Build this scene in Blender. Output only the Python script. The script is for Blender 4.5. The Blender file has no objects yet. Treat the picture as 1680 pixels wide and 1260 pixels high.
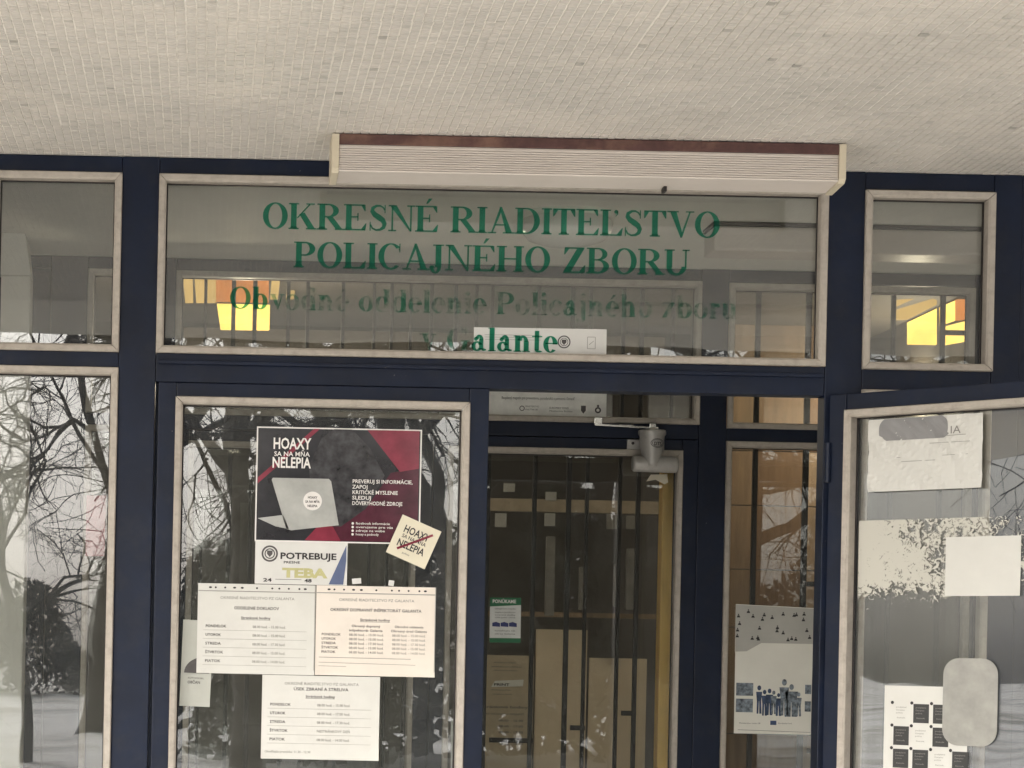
import bpy, bmesh, math, random
from mathutils import Matrix, Vector
random.seed(7)
rad = math.radians
sc = bpy.context.scene
C = sc.collection

# ------------------------------------------------------------------ camera, sky, sun, exposure
EYE = 1.6            # eye height, m
F = 3613.0           # focal length in photo pixels (77 mm equivalent)
ROLL = rad(1.2)
YO = 5.6             # distance to the front screen
YI = 7.0             # distance to the inner screen of the vestibule
cam_d = bpy.data.cameras.new('camera')
cam_d.sensor_width = 36.0
cam_d.lens = F / 1680 * 36.0
cam_d.shift_x = (840 - 340) / 1680.0
cam_d.shift_y = (1075 - 630) / 1680.0
cam_d.clip_start = 0.05
cam_d.clip_end = 2000
cam = bpy.data.objects.new('camera', cam_d)
C.objects.link(cam)
cam.location = (0, 0, EYE)
cam.rotation_euler = (rad(90), -ROLL, 0)
sc.camera = cam

SUN_EL, SUN_AZ = rad(27), rad(205)      # azimuth clockwise from +Y: behind the camera
w = bpy.data.worlds.new('World')
sc.world = w
w.use_nodes = True
nt = w.node_tree
nt.nodes.clear()
wo = nt.nodes.new('ShaderNodeOutputWorld')
bg = nt.nodes.new('ShaderNodeBackground')
sky = nt.nodes.new('ShaderNodeTexSky')
sky.sky_type = 'NISHITA'
sky.sun_disc = False
sky.sun_elevation = SUN_EL
sky.sun_rotation = SUN_AZ
sky.dust_density = 4.0
sky.air_density = 1.5
hs = nt.nodes.new('ShaderNodeHueSaturation')
hs.inputs['Saturation'].default_value = 0.22
nt.links.new(sky.outputs[0], hs.inputs['Color'])
nt.links.new(hs.outputs[0], bg.inputs['Color'])
bg.inputs['Strength'].default_value = 0.12
nt.links.new(bg.outputs[0], wo.inputs['Surface'])

sun_d = bpy.data.lights.new('sun', 'SUN')
sun_d.energy = 3.2
sun_d.angle = rad(2)
sun_d.color = (1.0, 0.95, 0.90)
sun = bpy.data.objects.new('sun', sun_d)
C.objects.link(sun)
sdir = Vector((math.sin(SUN_AZ) * math.cos(SUN_EL), math.cos(SUN_AZ) * math.cos(SUN_EL), math.sin(SUN_EL)))
sun.rotation_euler = sdir.to_track_quat('Z', 'Y').to_euler()
sun.location = sdir * 40

vs = sc.view_settings
vs.view_transform = 'Standard'
vs.look = 'None'
vs.gamma = 1.0
vs.use_curve_mapping = False
vs.exposure = 1.45
sc.render.engine = 'CYCLES'
cy = sc.cycles
cy.use_denoising = True
cy.max_bounces = 12
cy.diffuse_bounces = 5
cy.glossy_bounces = 5
cy.transparent_max_bounces = 32
cy.sample_clamp_indirect = 6.0
cy.caustics_reflective = False
cy.caustics_refractive = False

# ------------------------------------------------------------------ measuring helpers
CR, SR = math.cos(ROLL), math.sin(ROLL)
def RX(px, py, Y=YO):
    return ((px - 340) * CR - (1075 - py) * SR) * Y / F
def RZ(px, py, Y=YO):
    return EYE + ((px - 340) * SR + (1075 - py) * CR) * Y / F
S = YO / F

# ------------------------------------------------------------------ materials
MATS = {}
def nodes(name):
    m = bpy.data.materials.new(name)
    m.use_nodes = True
    n = m.node_tree
    n.nodes.clear()
    out = n.nodes.new('ShaderNodeOutputMaterial')
    MATS[name] = m
    return m, n, out
def N(n, t, **kw):
    x = n.nodes.new(t)
    for k, v in kw.items():
        if hasattr(x, k): setattr(x, k, v)
        else: x.inputs[k].default_value = v
    return x
def ramp(n, fac, stops):
    r = n.nodes.new('ShaderNodeValToRGB')
    e = r.color_ramp.elements
    while len(e) < len(stops): e.new(0.5)
    for i, (p, c) in enumerate(stops):
        e[i].position = p
        e[i].color = c if len(c) == 4 else (*c, 1)
    n.links.new(fac, r.inputs['Fac'])
    return r.outputs['Color']
def plain(name, col, rough=0.6, var=0.12, scale=18.0, bump=0.0, metal=0.0, dirt=None, dscale=6.0, damt=0.5, spec=0.4, stretch=None, bscale=60, chips=None):
    """painted / printed / cast surface with grain, and blotches of dirt where asked"""
    m, n, out = nodes(name)
    p = N(n, 'ShaderNodeBsdfPrincipled', Roughness=rough, Metallic=metal)
    p.inputs['Specular IOR Level'].default_value = spec
    tc = N(n, 'ShaderNodeTexCoord')
    src = tc.outputs['Object']
    if stretch:
        mp = N(n, 'ShaderNodeMapping'); mp.inputs['Scale'].default_value = stretch
        n.links.new(src, mp.inputs[0]); src = mp.outputs[0]
    nz = N(n, 'ShaderNodeTexNoise', Scale=scale, Detail=6.0, Roughness=0.6)
    n.links.new(src, nz.inputs['Vector'])
    lo = tuple(c * (1 - var) for c in col); hi = tuple(min(1, c * (1 + var)) for c in col)
    c = ramp(n, nz.outputs['Fac'], [(0.3, lo), (0.7, hi)])
    if dirt:
        nz2 = N(n, 'ShaderNodeTexNoise', Scale=dscale, Detail=8.0, Roughness=0.65)
        n.links.new(src, nz2.inputs['Vector'])
        f = ramp(n, nz2.outputs['Fac'], [(0.48, (0, 0, 0)), (0.68, (damt,) * 3)])
        mx = N(n, 'ShaderNodeMix', data_type='RGBA')
        n.links.new(f, mx.inputs[0]); n.links.new(c, mx.inputs[6]); mx.inputs[7].default_value = (*dirt, 1)
        c = mx.outputs[2]
    if chips:
        n3 = N(n, 'ShaderNodeTexNoise', Scale=70.0, Detail=3.0, Roughness=0.5); n.links.new(tc.outputs['Object'], n3.inputs['Vector'])
        f3 = ramp(n, n3.outputs['Fac'], [(0.745, (0, 0, 0)), (0.77, (1, 1, 1))])
        m3 = N(n, 'ShaderNodeMix', data_type='RGBA'); n.links.new(f3, m3.inputs[0]); n.links.new(c, m3.inputs[6]); m3.inputs[7].default_value = (*chips, 1); c = m3.outputs[2]
    n.links.new(c, p.inputs['Base Color'])
    if bump:
        nb = N(n, 'ShaderNodeTexNoise', Scale=bscale, Detail=4.0)
        n.links.new(src, nb.inputs['Vector'])
        b = N(n, 'ShaderNodeBump', Strength=bump, Distance=0.003)
        n.links.new(nb.outputs['Fac'], b.inputs['Height']); n.links.new(b.outputs[0], p.inputs['Normal'])
    n.links.new(p.outputs[0], out.inputs[0])
    return m
def emit(name, col, strength, var=0.1):
    m, n, out = nodes(name)
    e = N(n, 'ShaderNodeEmission', Strength=strength)
    nz = N(n, 'ShaderNodeTexNoise', Scale=7.0, Detail=3.0)
    tc = N(n, 'ShaderNodeTexCoord'); n.links.new(tc.outputs['Object'], nz.inputs['Vector'])
    c = ramp(n, nz.outputs['Fac'], [(0.3, tuple(x * (1 - var) for x in col)), (0.7, col)])
    n.links.new(c, e.inputs['Color'])
    n.links.new(e.outputs[0], out.inputs[0])
    return m
def glass(name, ior=1.72, dust=0.036, wav=0.0012, tint=(0.96, 0.975, 0.962)):
    m, n, out = nodes(name)
    tc = N(n, 'ShaderNodeTexCoord')
    nz = N(n, 'ShaderNodeTexNoise', Scale=2.6, Detail=1.5)
    n.links.new(tc.outputs['Object'], nz.inputs['Vector'])
    bp = N(n, 'ShaderNodeBump', Strength=1.0, Distance=wav)
    n.links.new(nz.outputs['Fac'], bp.inputs['Height'])
    tr = N(n, 'ShaderNodeBsdfTransparent'); tr.inputs['Color'].default_value = (*tint, 1)
    gl = N(n, 'ShaderNodeBsdfGlossy', Roughness=0.0); gl.inputs['Color'].default_value = (0.98, 0.98, 1, 1)
    n.links.new(bp.outputs[0], gl.inputs['Normal'])
    fr = N(n, 'ShaderNodeFresnel', IOR=ior)
    mx = N(n, 'ShaderNodeMixShader')
    n.links.new(fr.outputs[0], mx.inputs[0]); n.links.new(tr.outputs[0], mx.inputs[1]); n.links.new(gl.outputs[0], mx.inputs[2])
    df = N(n, 'ShaderNodeBsdfDiffuse'); df.inputs['Color'].default_value = (0.69, 0.70, 0.655, 1)
    nd = N(n, 'ShaderNodeTexNoise', Scale=9.0, Detail=9.0, Roughness=0.7)
    n.links.new(tc.outputs['Object'], nd.inputs['Vector'])
    f = ramp(n, nd.outputs['Fac'], [(0.25, (dust * 0.4,) * 3), (0.8, (dust * 1.7,) * 3)])
    mx2 = N(n, 'ShaderNodeMixShader')
    n.links.new(f, mx2.inputs[0]); n.links.new(mx.outputs[0], mx2.inputs[1]); n.links.new(df.outputs[0], mx2.inputs[2])
    n.links.new(mx2.outputs[0], out.inputs[0])
    return m

M_NAVY = plain('navy_paint', (0.0042, 0.0095, 0.027), 0.45, 0.3, 7.0, 0.2, dirt=(0.020, 0.023, 0.032), dscale=19, damt=0.35, bscale=28, spec=0.28, chips=(0.13, 0.13, 0.13))
M_BEAD = plain('weathered_bead', (0.45, 0.41, 0.36), 0.55, 0.08, 55.0, 0.25, dirt=(0.20, 0.16, 0.13), dscale=38, damt=0.32)
M_GLASS = glass('window_glass')
M_GLASS_IN = glass('inner_glass', 1.6, 0.03, 0.0007)
M_GROUT = plain('mosaic_grout', (0.86, 0.835, 0.785), 0.8, 0.06, 40)
def vinyl_material(name='green_vinyl', dimmed=False):
    # thin green film: part of the light behind it comes through
    m, n, out = nodes(name)
    d = N(n, 'ShaderNodeBsdfDiffuse'); d.inputs['Color'].default_value = (0.028, 0.19, 0.125, 1)
    t = N(n, 'ShaderNodeBsdfTransparent'); t.inputs['Color'].default_value = (0.14, 0.56, 0.41, 1)
    tc = N(n, 'ShaderNodeTexCoord'); nz = N(n, 'ShaderNodeTexNoise', Scale=40.0, Detail=4.0); n.links.new(tc.outputs['Object'], nz.inputs['Vector'])
    f = ramp(n, nz.outputs['Fac'], [(0.3, (0.28,) * 3), (0.7, (0.42,) * 3)])
    if dimmed:        # loss in haze and dark background, put into the film as patchy transparency
        n2 = N(n, 'ShaderNodeTexNoise', Scale=26.0, Detail=6.0, Roughness=0.7); n.links.new(tc.outputs['Object'], n2.inputs['Vector'])
        k = ramp(n, n2.outputs['Fac'], [(0.41, (0.0,) * 3), (0.58, (0.68,) * 3)])
        x = N(n, 'ShaderNodeMixShader'); n.links.new(f, x.inputs[0]); n.links.new(t.outputs[0], x.inputs[1]); n.links.new(d.outputs[0], x.inputs[2])
        cl_ = N(n, 'ShaderNodeBsdfTransparent'); y_ = N(n, 'ShaderNodeMixShader'); n.links.new(k, y_.inputs[0]); n.links.new(cl_.outputs[0], y_.inputs[1]); n.links.new(x.outputs[0], y_.inputs[2]); n.links.new(y_.outputs[0], out.inputs[0]); return m
    x = N(n, 'ShaderNodeMixShader'); n.links.new(f, x.inputs[0]); n.links.new(t.outputs[0], x.inputs[1]); n.links.new(d.outputs[0], x.inputs[2]); n.links.new(x.outputs[0], out.inputs[0]); return m
M_VINYL = vinyl_material(); M_VINYL_DIM = vinyl_material('dimmed_green_vinyl', True)
M_PAPER = plain('white_paper', (0.67, 0.668, 0.635), 0.7, 0.03, 14)
M_PAPER_G = plain('greyish_paper', (0.68, 0.68, 0.66), 0.6, 0.04, 14)
M_PAPER_C = plain('cream_paper', (0.74, 0.69, 0.55), 0.6, 0.04, 14)
M_INK = plain('black_ink', (0.030, 0.028, 0.030), 0.6, 0.1, 30)
M_INK_G = plain('grey_ink', (0.085, 0.08, 0.08), 0.6, 0.1, 30)
M_INK_L = plain('pale_ink', (0.24, 0.235, 0.22), 0.6, 0.1, 30)
M_WHITE_INK = plain('white_ink', (0.80, 0.78, 0.76), 0.5, 0.04, 30)
M_WALL = plain('plaster', (0.55, 0.52, 0.46), 0.85, 0.08, 4, 0.2)
M_STEEL = plain('bright_steel', (0.75, 0.74, 0.72), 0.18, 0.06, 40, metal=1.0)
M_CASTING = plain('grey_casting', (0.46, 0.45, 0.43), 0.38, 0.08, 30, 0.12, metal=0.25, dirt=(0.15, 0.14, 0.13), dscale=18, damt=0.4)
M_DARK = plain('dark_bar', (0.022, 0.018, 0.017), 0.5, 0.2, 20)
M_WOOD = plain('tan_board', (0.25, 0.175, 0.11), 0.55, 0.22, 7.0, 0.1, stretch=(6, 6, 0.8))
M_CREAM = plain('cream_board', (0.66, 0.55, 0.40), 0.6, 0.07, 6)
M_OCHRE = plain('ochre_timber', (0.78, 0.50, 0.14), 0.5, 0.12, 9.0, stretch=(6, 6, 0.7))

# ------------------------------------------------------------------ mesh helpers
class MB:
    def __init__(s): s.v = []; s.f = []
    def add(s, vs, fs):
        o = len(s.v); s.v += [tuple(p) for p in vs]; s.f += [tuple(i + o for i in f) for f in fs]; return s
    def box(s, x0, x1, y0, y1, z0, z1, c=0.0):
        if c <= 0:
            vs = [(x, y, z) for z in (z0, z1) for y in (y0, y1) for x in (x0, x1)]
            return s.add(vs, [(0, 2, 3, 1), (4, 5, 7, 6), (0, 1, 5, 4), (2, 6, 7, 3), (0, 4, 6, 2), (1, 3, 7, 5)])
        bm = bmesh.new()
        bmesh.ops.create_cube(bm, size=1.0)
        for q in bm.verts:
            q.co = ((x0 + x1) / 2 + q.co.x * (x1 - x0), (y0 + y1) / 2 + q.co.y * (y1 - y0), (z0 + z1) / 2 + q.co.z * (z1 - z0))
        bmesh.ops.bevel(bm, geom=list(bm.edges), offset=c, segments=2, affect='EDGES', profile=0.6)
        bm.verts.index_update()
        s.add([q.co[:] for q in bm.verts], [[q.index for q in f.verts] for f in bm.faces])
        bm.free(); return s
    def prism(s, prof, x0, x1):
        """profile of (y, z) swept along x"""
        n = len(prof)
        vs = [(x0, y, z) for y, z in prof] + [(x1, y, z) for y, z in prof]
        fs = [(i, (i + 1) % n, n + (i + 1) % n, n + i) for i in range(n)]
        return s.add(vs, fs + [tuple(range(n))[::-1], tuple(range(n, 2 * n))])
    def poly(s, pts, z=0.0):
        return s.add([(x, y, z) for x, y in pts], [tuple(range(len(pts)))])
    def tube(s, pts, rs, n=6, cap=True):
        rings = []
        for i, p in enumerate(pts):
            p = Vector(p)
            d = (Vector(pts[min(i + 1, len(pts) - 1)]) - Vector(pts[max(i - 1, 0)])).normalized()
            a = d.cross(Vector((0.13, 0.31, 0.94)) if abs(d.z) < 0.9 else Vector((1, 0.1, 0))).normalized(); b = d.cross(a)
            rings.append([p + (a * math.cos(2 * math.pi * k / n) + b * math.sin(2 * math.pi * k / n)) * rs[i] for k in range(n)])
        vs = [q for r in rings for q in r]; fs = []
        for i in range(len(pts) - 1):
            for k in range(n):
                fs.append((i * n + k, i * n + (k + 1) % n, (i + 1) * n + (k + 1) % n, (i + 1) * n + k))
        if cap: fs += [tuple(range(n))[::-1], tuple((len(pts) - 1) * n + k for k in range(n))]
        return s.add(vs, fs)
    def mesh(s, name, smooth=False):
        me = bpy.data.meshes.new(name); me.from_pydata(s.v, [], s.f); me.update()
        if smooth:
            for p in me.polygons: p.use_smooth = True
        return me
    def build(s, name, mat, parent=None, smooth=False, fix=False):
        me = s.mesh(name, smooth)
        if fix:
            bm = bmesh.new(); bm.from_mesh(me); bmesh.ops.recalc_face_normals(bm, faces=bm.faces); bm.to_mesh(me); bm.free()
        me.materials.append(mat)
        o = bpy.data.objects.new(name, me); C.objects.link(o)
        if parent: o.parent = parent
        return o
def empty(name, loc=(0, 0, 0), rz=0.0):
    o = bpy.data.objects.new(name, None); C.objects.link(o); o.location = loc; o.rotation_euler = (0, 0, rz); o.empty_display_size = 0.1
    return o
def tag(o, label, cat, group=None):
    o['label'] = label; o['category'] = cat
    if group: o['group'] = group
    return o
def structure(o): o['kind'] = 'structure'; return o

# ------------------------------------------------------------------ serif letters drawn as strokes
T_, H_, SH_, SO_ = 0.215, 0.055, 0.05, 0.085
def rect(x0, y0, x1, y1): return ([(x0, y0), (x1, y0), (x1, y1), (x0, y1)], [(0, 1, 2, 3)])
def pl(*p): return (list(p), [tuple(range(len(p)))])
def ring(cx, cy, rx, ry, a0=0, a1=360, tx=T_, ty=H_, n=28):
    v = []; f = []
    for i in range(n + 1):
        a = rad(a0 + (a1 - a0) * i / n)
        v += [(cx + rx * math.cos(a), cy + ry * math.sin(a)), (cx + (rx - tx) * math.cos(a), cy + (ry - ty) * math.sin(a))]
        if i: f.append((2 * i - 2, 2 * i, 2 * i + 1, 2 * i - 1))
    return (v, f)
def ribbon(pts):
    v = []; f = []
    for i, (x, y, w_) in enumerate(pts):
        a = pts[max(i - 1, 0)]; b = pts[min(i + 1, len(pts) - 1)]
        dx, dy = b[0] - a[0], b[1] - a[1]; l = math.hypot(dx, dy) or 1
        v += [(x - dy / l * w_ / 2, y + dx / l * w_ / 2), (x + dy / l * w_ / 2, y - dx / l * w_ / 2)]
        if i: f.append((2 * i - 2, 2 * i - 1, 2 * i + 1, 2 * i))
    return (v, f)
def stem(x, y0=0.0, y1=1.0, w_=T_, top=1, bot=1, lo=SO_, ro=SO_):
    r = [rect(x, y0, x + w_, y1)]
    if bot: r += [rect(x - lo, y0, x + w_ + ro, y0 + SH_), pl((x - 0.03, y0 + SH_ - .01), (x + w_ + 0.03, y0 + SH_ - .01), (x + w_, y0 + .11), (x, y0 + .11))]
    if top: r += [rect(x - lo, y1 - SH_, x + w_ + (ro if top == 1 else 0), y1)]
    return r
def acute(x, y=1.08): return [pl((x, y), (x + .07, y), (x + .24, y + .2), (x + .1, y + .2))]
def caron(x, y=0.74): return [ring(x, y + .18, .075, .075, 0, 360, .074, .074, 14), ribbon([(x + .05, y + .2, .06), (x + .05, y + .1, .05), (x - .02, y, .02)])]
def glyph(c):
    x = .09
    if c == 'O': return [ring(.5, .5, .47, .515)], 1.0
    if c == 'C': return [ring(.5, .5, .47, .515, 42, 312), rect(.81, .66, .85, 1.0), pl((.79, .78), (.85, .68), (.85, .9))], .93
    if c == 'K': return stem(x) + [pl((.30, .43), (.36, .43), (.83, .96), (.76, .96)), pl((.40, .58), (.60, .64), (1.0, .03), (.74, .03)), rect(.66, .95, .98, 1.0), rect(.66, 0, 1.06, .05)], 1.07
    if c == 'R': return stem(x) + [ring(.42, .735, .40, .265, -90, 90, T_, H_), rect(.28, .945, .43, 1), rect(.28, .47, .43, .525), pl((.36, .49), (.60, .49), (.96, .03), (.72, .03)), rect(.68, 0, 1.02, .05)], 1.0
    if c in 'EÉ':
        g = stem(x, ro=0) + [rect(.28, .945, .78, 1), rect(.28, 0, .80, .055), rect(.28, .49, .55, .545), rect(.52, .37, .565, .67), pl((.66, .96), (.80, .74), (.83, .74), (.82, .99), (.78, .99)), pl((.66, .04), (.84, .28), (.87, .28), (.83, 0), (.8, 0))]
        return g + (acute(.40) if c == 'É' else []), .91
    if c == 'S':
        p = [(.64, .80, .05), (.58, .90, .06), (.46, .965, .07), (.32, .955, .09), (.19, .87, .14), (.17, .75, .17), (.27, .62, .20), (.42, .52, .22), (.57, .41, .20), (.64, .27, .17), (.60, .13, .14), (.47, .045, .09), (.32, .03, .07), (.18, .10, .06), (.11, .24, .05)]
        return [ribbon(p), rect(.63, .68, .67, 1.0), rect(.08, 0, .12, .34)], .76
    if c == 'N': return [rect(.14, 0, .20, 1), rect(.02, .95, .30, 1), rect(.02, 0, .32, .05), pl((.06, 1), (.32, 1), (.90, 0), (.84, 0)), rect(.84, .0, .90, 1), rect(.72, .95, 1.02, 1)], 1.03
    if c == 'I': return stem(x), .40
    if c == 'A': return [pl((.13, .0), (.19, .0), (.52, .86), (.46, 1.0)), pl((.44, 1.02), (.53, 1.02), (.94, 0), (.70, 0)), rect(.28, .30, .70, .355), rect(.01, 0, .33, .05), rect(.58, 0, 1.03, .05)], 1.03
    if c == 'D': return stem(x) + [ring(.44, .5, .50, .5, -90, 90), rect(.28, .945, .45, 1), rect(.28, 0, .45, .055)], 1.0
    if c == 'T': return stem(.34, top=0) + [rect(.04, .945, .86, 1), pl((.03, 1), (.03, .70), (.07, .70), (.22, .96)), pl((.87, 1), (.87, .70), (.83, .70), (.68, .96))], .90
    if c in 'LĽ':
        g = stem(x, ro=.0) + [rect(.28, 0, .78, .055), pl((.62, .04), (.83, .30), (.86, .30), (.82, 0), (.78, 0))]
        return g + [rect(.28, .95, .40, 1)] + (caron(.60) if c == 'Ľ' else []), (.90 if c == 'L' else .86)
    if c == 'V': return [pl((.10, 1), (.34, 1), (.58, .18), (.52, -.02)), pl((.50, -.02), (.58, -.02), (.90, 1), (.84, 1)), rect(.0, .95, .44, 1), rect(.70, .95, 1.02, 1)], 1.02
    if c == 'P': return stem(x) + [ring(.42, .725, .39, .275, -90, 90), rect(.28, .945, .43, 1), rect(.28, .45, .43, .505)], .86
    if c == 'J': return [rect(.22, .12, .435, 1), rect(.12, .95, .53, 1), ring(.22, .15, .215, .28, 180, 360, .14, .06), ring(.09, .10, .085, .085, 0, 360, .084, .084, 14)], .57
    if c == 'H': return stem(x) + stem(.73) + [rect(.28, .47, .75, .525)], 1.05
    if c == 'Z': return [pl((.05, .04), (.33, .04), (.83, .96), (.56, .96)), rect(.09, .945, .83, 1), rect(.05, 0, .85, .055), pl((.09, 1), (.07, .72), (.11, .72), (.27, .96)), pl((.85, 0), (.88, .30), (.84, .30), (.64, .04))], .92
    if c == 'B': return stem(x) + [ring(.42, .755, .36, .245, -90, 90, .19), ring(.43, .275, .42, .275, -90, 90), rect(.28, .945, .43, 1), rect(.28, .50, .44, .555), rect(.28, 0, .44, .055)], .92
    if c == 'U': return stem(x, y0=.3, bot=0) + [rect(.78, .3, .84, 1), rect(.68, .95, .95, 1), ring(.465, .33, .375, .345, 180, 360, .19, .08)], .98
    if c == 'G': return [ring(.5, .5, .47, .515, 42, 330), rect(.81, .66, .85, 1), rect(.70, .04, .90, .42), rect(.60, .40, 1.0, .45)], 1.05
    # lower case, x-height 0.70
    X = .70; t = .215; SHL = .045
    def lst(x, y1, w_=t, bot=1, top=1):
        r = [rect(x, 0, x + w_, y1)]
        if bot: r.append(rect(x - .06, 0, x + w_ + .06, SHL))
        if top: r.append(pl((x - .07, y1 - SHL), (x + .05, y1 - SHL), (x + .05, y1), (x - .07, y1 - .01)))
        return r
    if c in 'oóô': return [ring(.35, .345, .33, .365, tx=t * .95)], .70
    if c == 'b': return lst(.10, 1.02, bot=0) + [ring(.40, .345, .33, .365, tx=t)], .78
    if c == 'd': return lst(.46, 1.02, top=1) + [ring(.36, .345, .33, .365, tx=t)], .76
    if c == 'v': return [pl((.08, X), (.29, X), (.46, .15), (.40, -.02)), pl((.38, -.02), (.45, -.02), (.64, X), (.58, X)), rect(0, X - SHL, .36, X), rect(.47, X - SHL, .72, X)], .72
    if c in 'eé': return [ring(.34, .345, .31, .365, 0, 318, tx=t), rect(.12, .36, .64, .41)] + (acute(.24, .78) if c == 'é' else []), .66
    if c == 'n': return lst(.10, X) + lst(.47, .46, top=0) + [ring(.43, .44, .23, .265, 0, 170, .18, .10)], .80
    if c == 'h': return lst(.10, 1.02) + lst(.47, .46, top=0) + [ring(.43, .44, .23, .265, 0, 170, .18, .10)], .80
    if c == 'l': return lst(.10, 1.02), .40
    if c == 'i': return lst(.10, X) + [ring(.19, .92, .105, .105, 0, 360, .104, .104, 16)], .40
    if c == 'j': return [rect(.14, -.15, .33, X), rect(.06, X - SHL, .2, X), ring(.13, -.13, .20, .17, 180, 360, .12, .06), ring(.23, .92, .105, .105, 0, 360, .104, .104, 16)], .42
    if c in 'aá': return [rect(.36, .06, .54, .50), ring(.36, .48, .18, .225, 0, 165, .17, .07), ring(.10 + .12, .52, .085, .085, 0, 360, .084, .084, 14), ring(.27, .205, .24, .215, 20, 330, .17, .07), pl((.40, .10), (.52, .0), (.66, .03), (.66, .08), (.54, .12))], .70
    if c == 'c': return [ring(.34, .345, .31, .365, 40, 318, tx=t), ring(.54, .53, .085, .085, 0, 360, .084, .084, 14)], .64
    if c == 't': return [rect(.14, .1, .33, .92), rect(.02, X - .055, .46, X), ring(.33, .12, .19, .135, 180, 320, .17, .07)], .48
    if c == 'z': return [pl((.03, .03), (.25, .03), (.56, X - .03), (.34, X - .03)), rect(.05, X - .06, .56, X), rect(.03, 0, .58, .06), rect(.54, .02, .58, .22), rect(.05, X - .22, .09, X)], .62
    if c == 'r': return lst(.10, X) + [ring(.42, .60, .095, .095, 0, 360, .094, .094, 14), rect(.27, .57, .42, .67)], .56
    if c == 'u': return [rect(.10, .2, .29, X), rect(.02, X - SHL, .2, X), ring(.32, .23, .22, .24, 180, 350, .18, .10), rect(.46, 0, .65, X), rect(.38, X - SHL, .5, X), rect(.6, 0, .72, SHL)], .80
    return [], .30
def lettering(text, label, x0, x1, zb, capsize, Y, mat, dimmed=()):
    adv = []; xx = 0
    for ch in text:
        g, a = glyph(ch) if ch != ' ' else ([], .42)
        adv.append((xx, g, ch)); xx += a
    sx = (x1 - x0) / xx
    root = empty('window_lettering', (x0, Y, zb))
    tag(root, label, 'lettering', 'green lettering on the transom glass')
    for i, (ox, g, ch) in enumerate(adv):
        if not g: continue
        mb = MB()
        for k, (v, f) in enumerate(g):
            mb.add([((ox + a) * sx, -0.00006 * k, b * capsize) for a, b in v], f)
        mb.build('letter', M_VINYL_DIM if i in dimmed else mat, root)
    return root

# ------------------------------------------------------------------ sans text (built-in font) as flat print
_tc = {}
def text2d(mb, s, x, y, size, align='L', bold=0.0, sx=1.0, z=0.0, rot=0.0):
    key = (s, bold)
    if key not in _tc:
        cu = bpy.data.curves.new('print_text', 'FONT'); cu.body = s; cu.resolution_u = 2; cu.offset = bold
        ob = bpy.data.objects.new('print_text', cu); C.objects.link(ob)
        dg = bpy.context.evaluated_depsgraph_get(); ev = ob.evaluated_get(dg); me = ev.to_mesh()
        vv = [(p.co.x, p.co.y) for p in me.vertices]; ff = [tuple(p.vertices) for p in me.polygons]
        ev.to_mesh_clear(); bpy.data.objects.remove(ob); bpy.data.curves.remove(cu)
        _tc[key] = (vv, ff)
    vv, ff = _tc[key]
    if not vv: return
    w_ = max(p[0] for p in vv) * size * sx
    ox = {'L': 0, 'C': -w_ / 2, 'R': -w_}[align]
    ca, sa = math.cos(rot), math.sin(rot)
    mb.add([(x + (px * size * sx + ox) * ca - py * size * sa, y + (px * size * sx + ox) * sa + py * size * ca, z) for px, py in vv], ff)
def fit(mb, s, x0, x1, y, size, bold=0.0, z=0.0):
    """text squeezed between x0 and x1"""
    t = MB(); text2d(t, s, 0, 0, 1.0, 'L', bold)
    wid = max(p[0] for p in t.v)
    text2d(mb, s, x0, y, size, 'L', bold, (x1 - x0) / (wid * size), z)
def disc(cx, cy, r, n=24, ry=None): return [(cx + r * math.cos(2 * math.pi * i / n), cy + (ry or r) * math.sin(2 * math.pi * i / n)) for i in range(n)]
def annulus(mb, cx, cy, r0, r1, z=0.0, n=28, a0=0, a1=360):
    v, f = ring(cx, cy, r1, r1, a0, a1, r1 - r0, r1 - r0, n)
    mb.add([(a, b, z) for a, b in v], f)
def line(mb, x0, y0, x1, y1, t=0.0008, z=0.0):
    d = Vector((x1 - x0, y1 - y0)).normalized(); n_ = Vector((-d.y, d.x)) * t / 2
    mb.poly([(x0 + n_.x, y0 + n_.y), (x0 - n_.x, y0 - n_.y), (x1 - n_.x, y1 - n_.y), (x1 + n_.x, y1 + n_.y)], z)
def rrect(x0, y0, x1, y1, r, n=6):
    out = []
    for cx, cy, a in ((x1 - r, y1 - r, 0), (x0 + r, y1 - r, 90), (x0 + r, y0 + r, 180), (x1 - r, y0 + r, 270)):
        out += [(cx + r * math.cos(rad(a + 90 * k / n)), cy + r * math.sin(rad(a + 90 * k / n))) for k in range(n + 1)]
    return out
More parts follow.
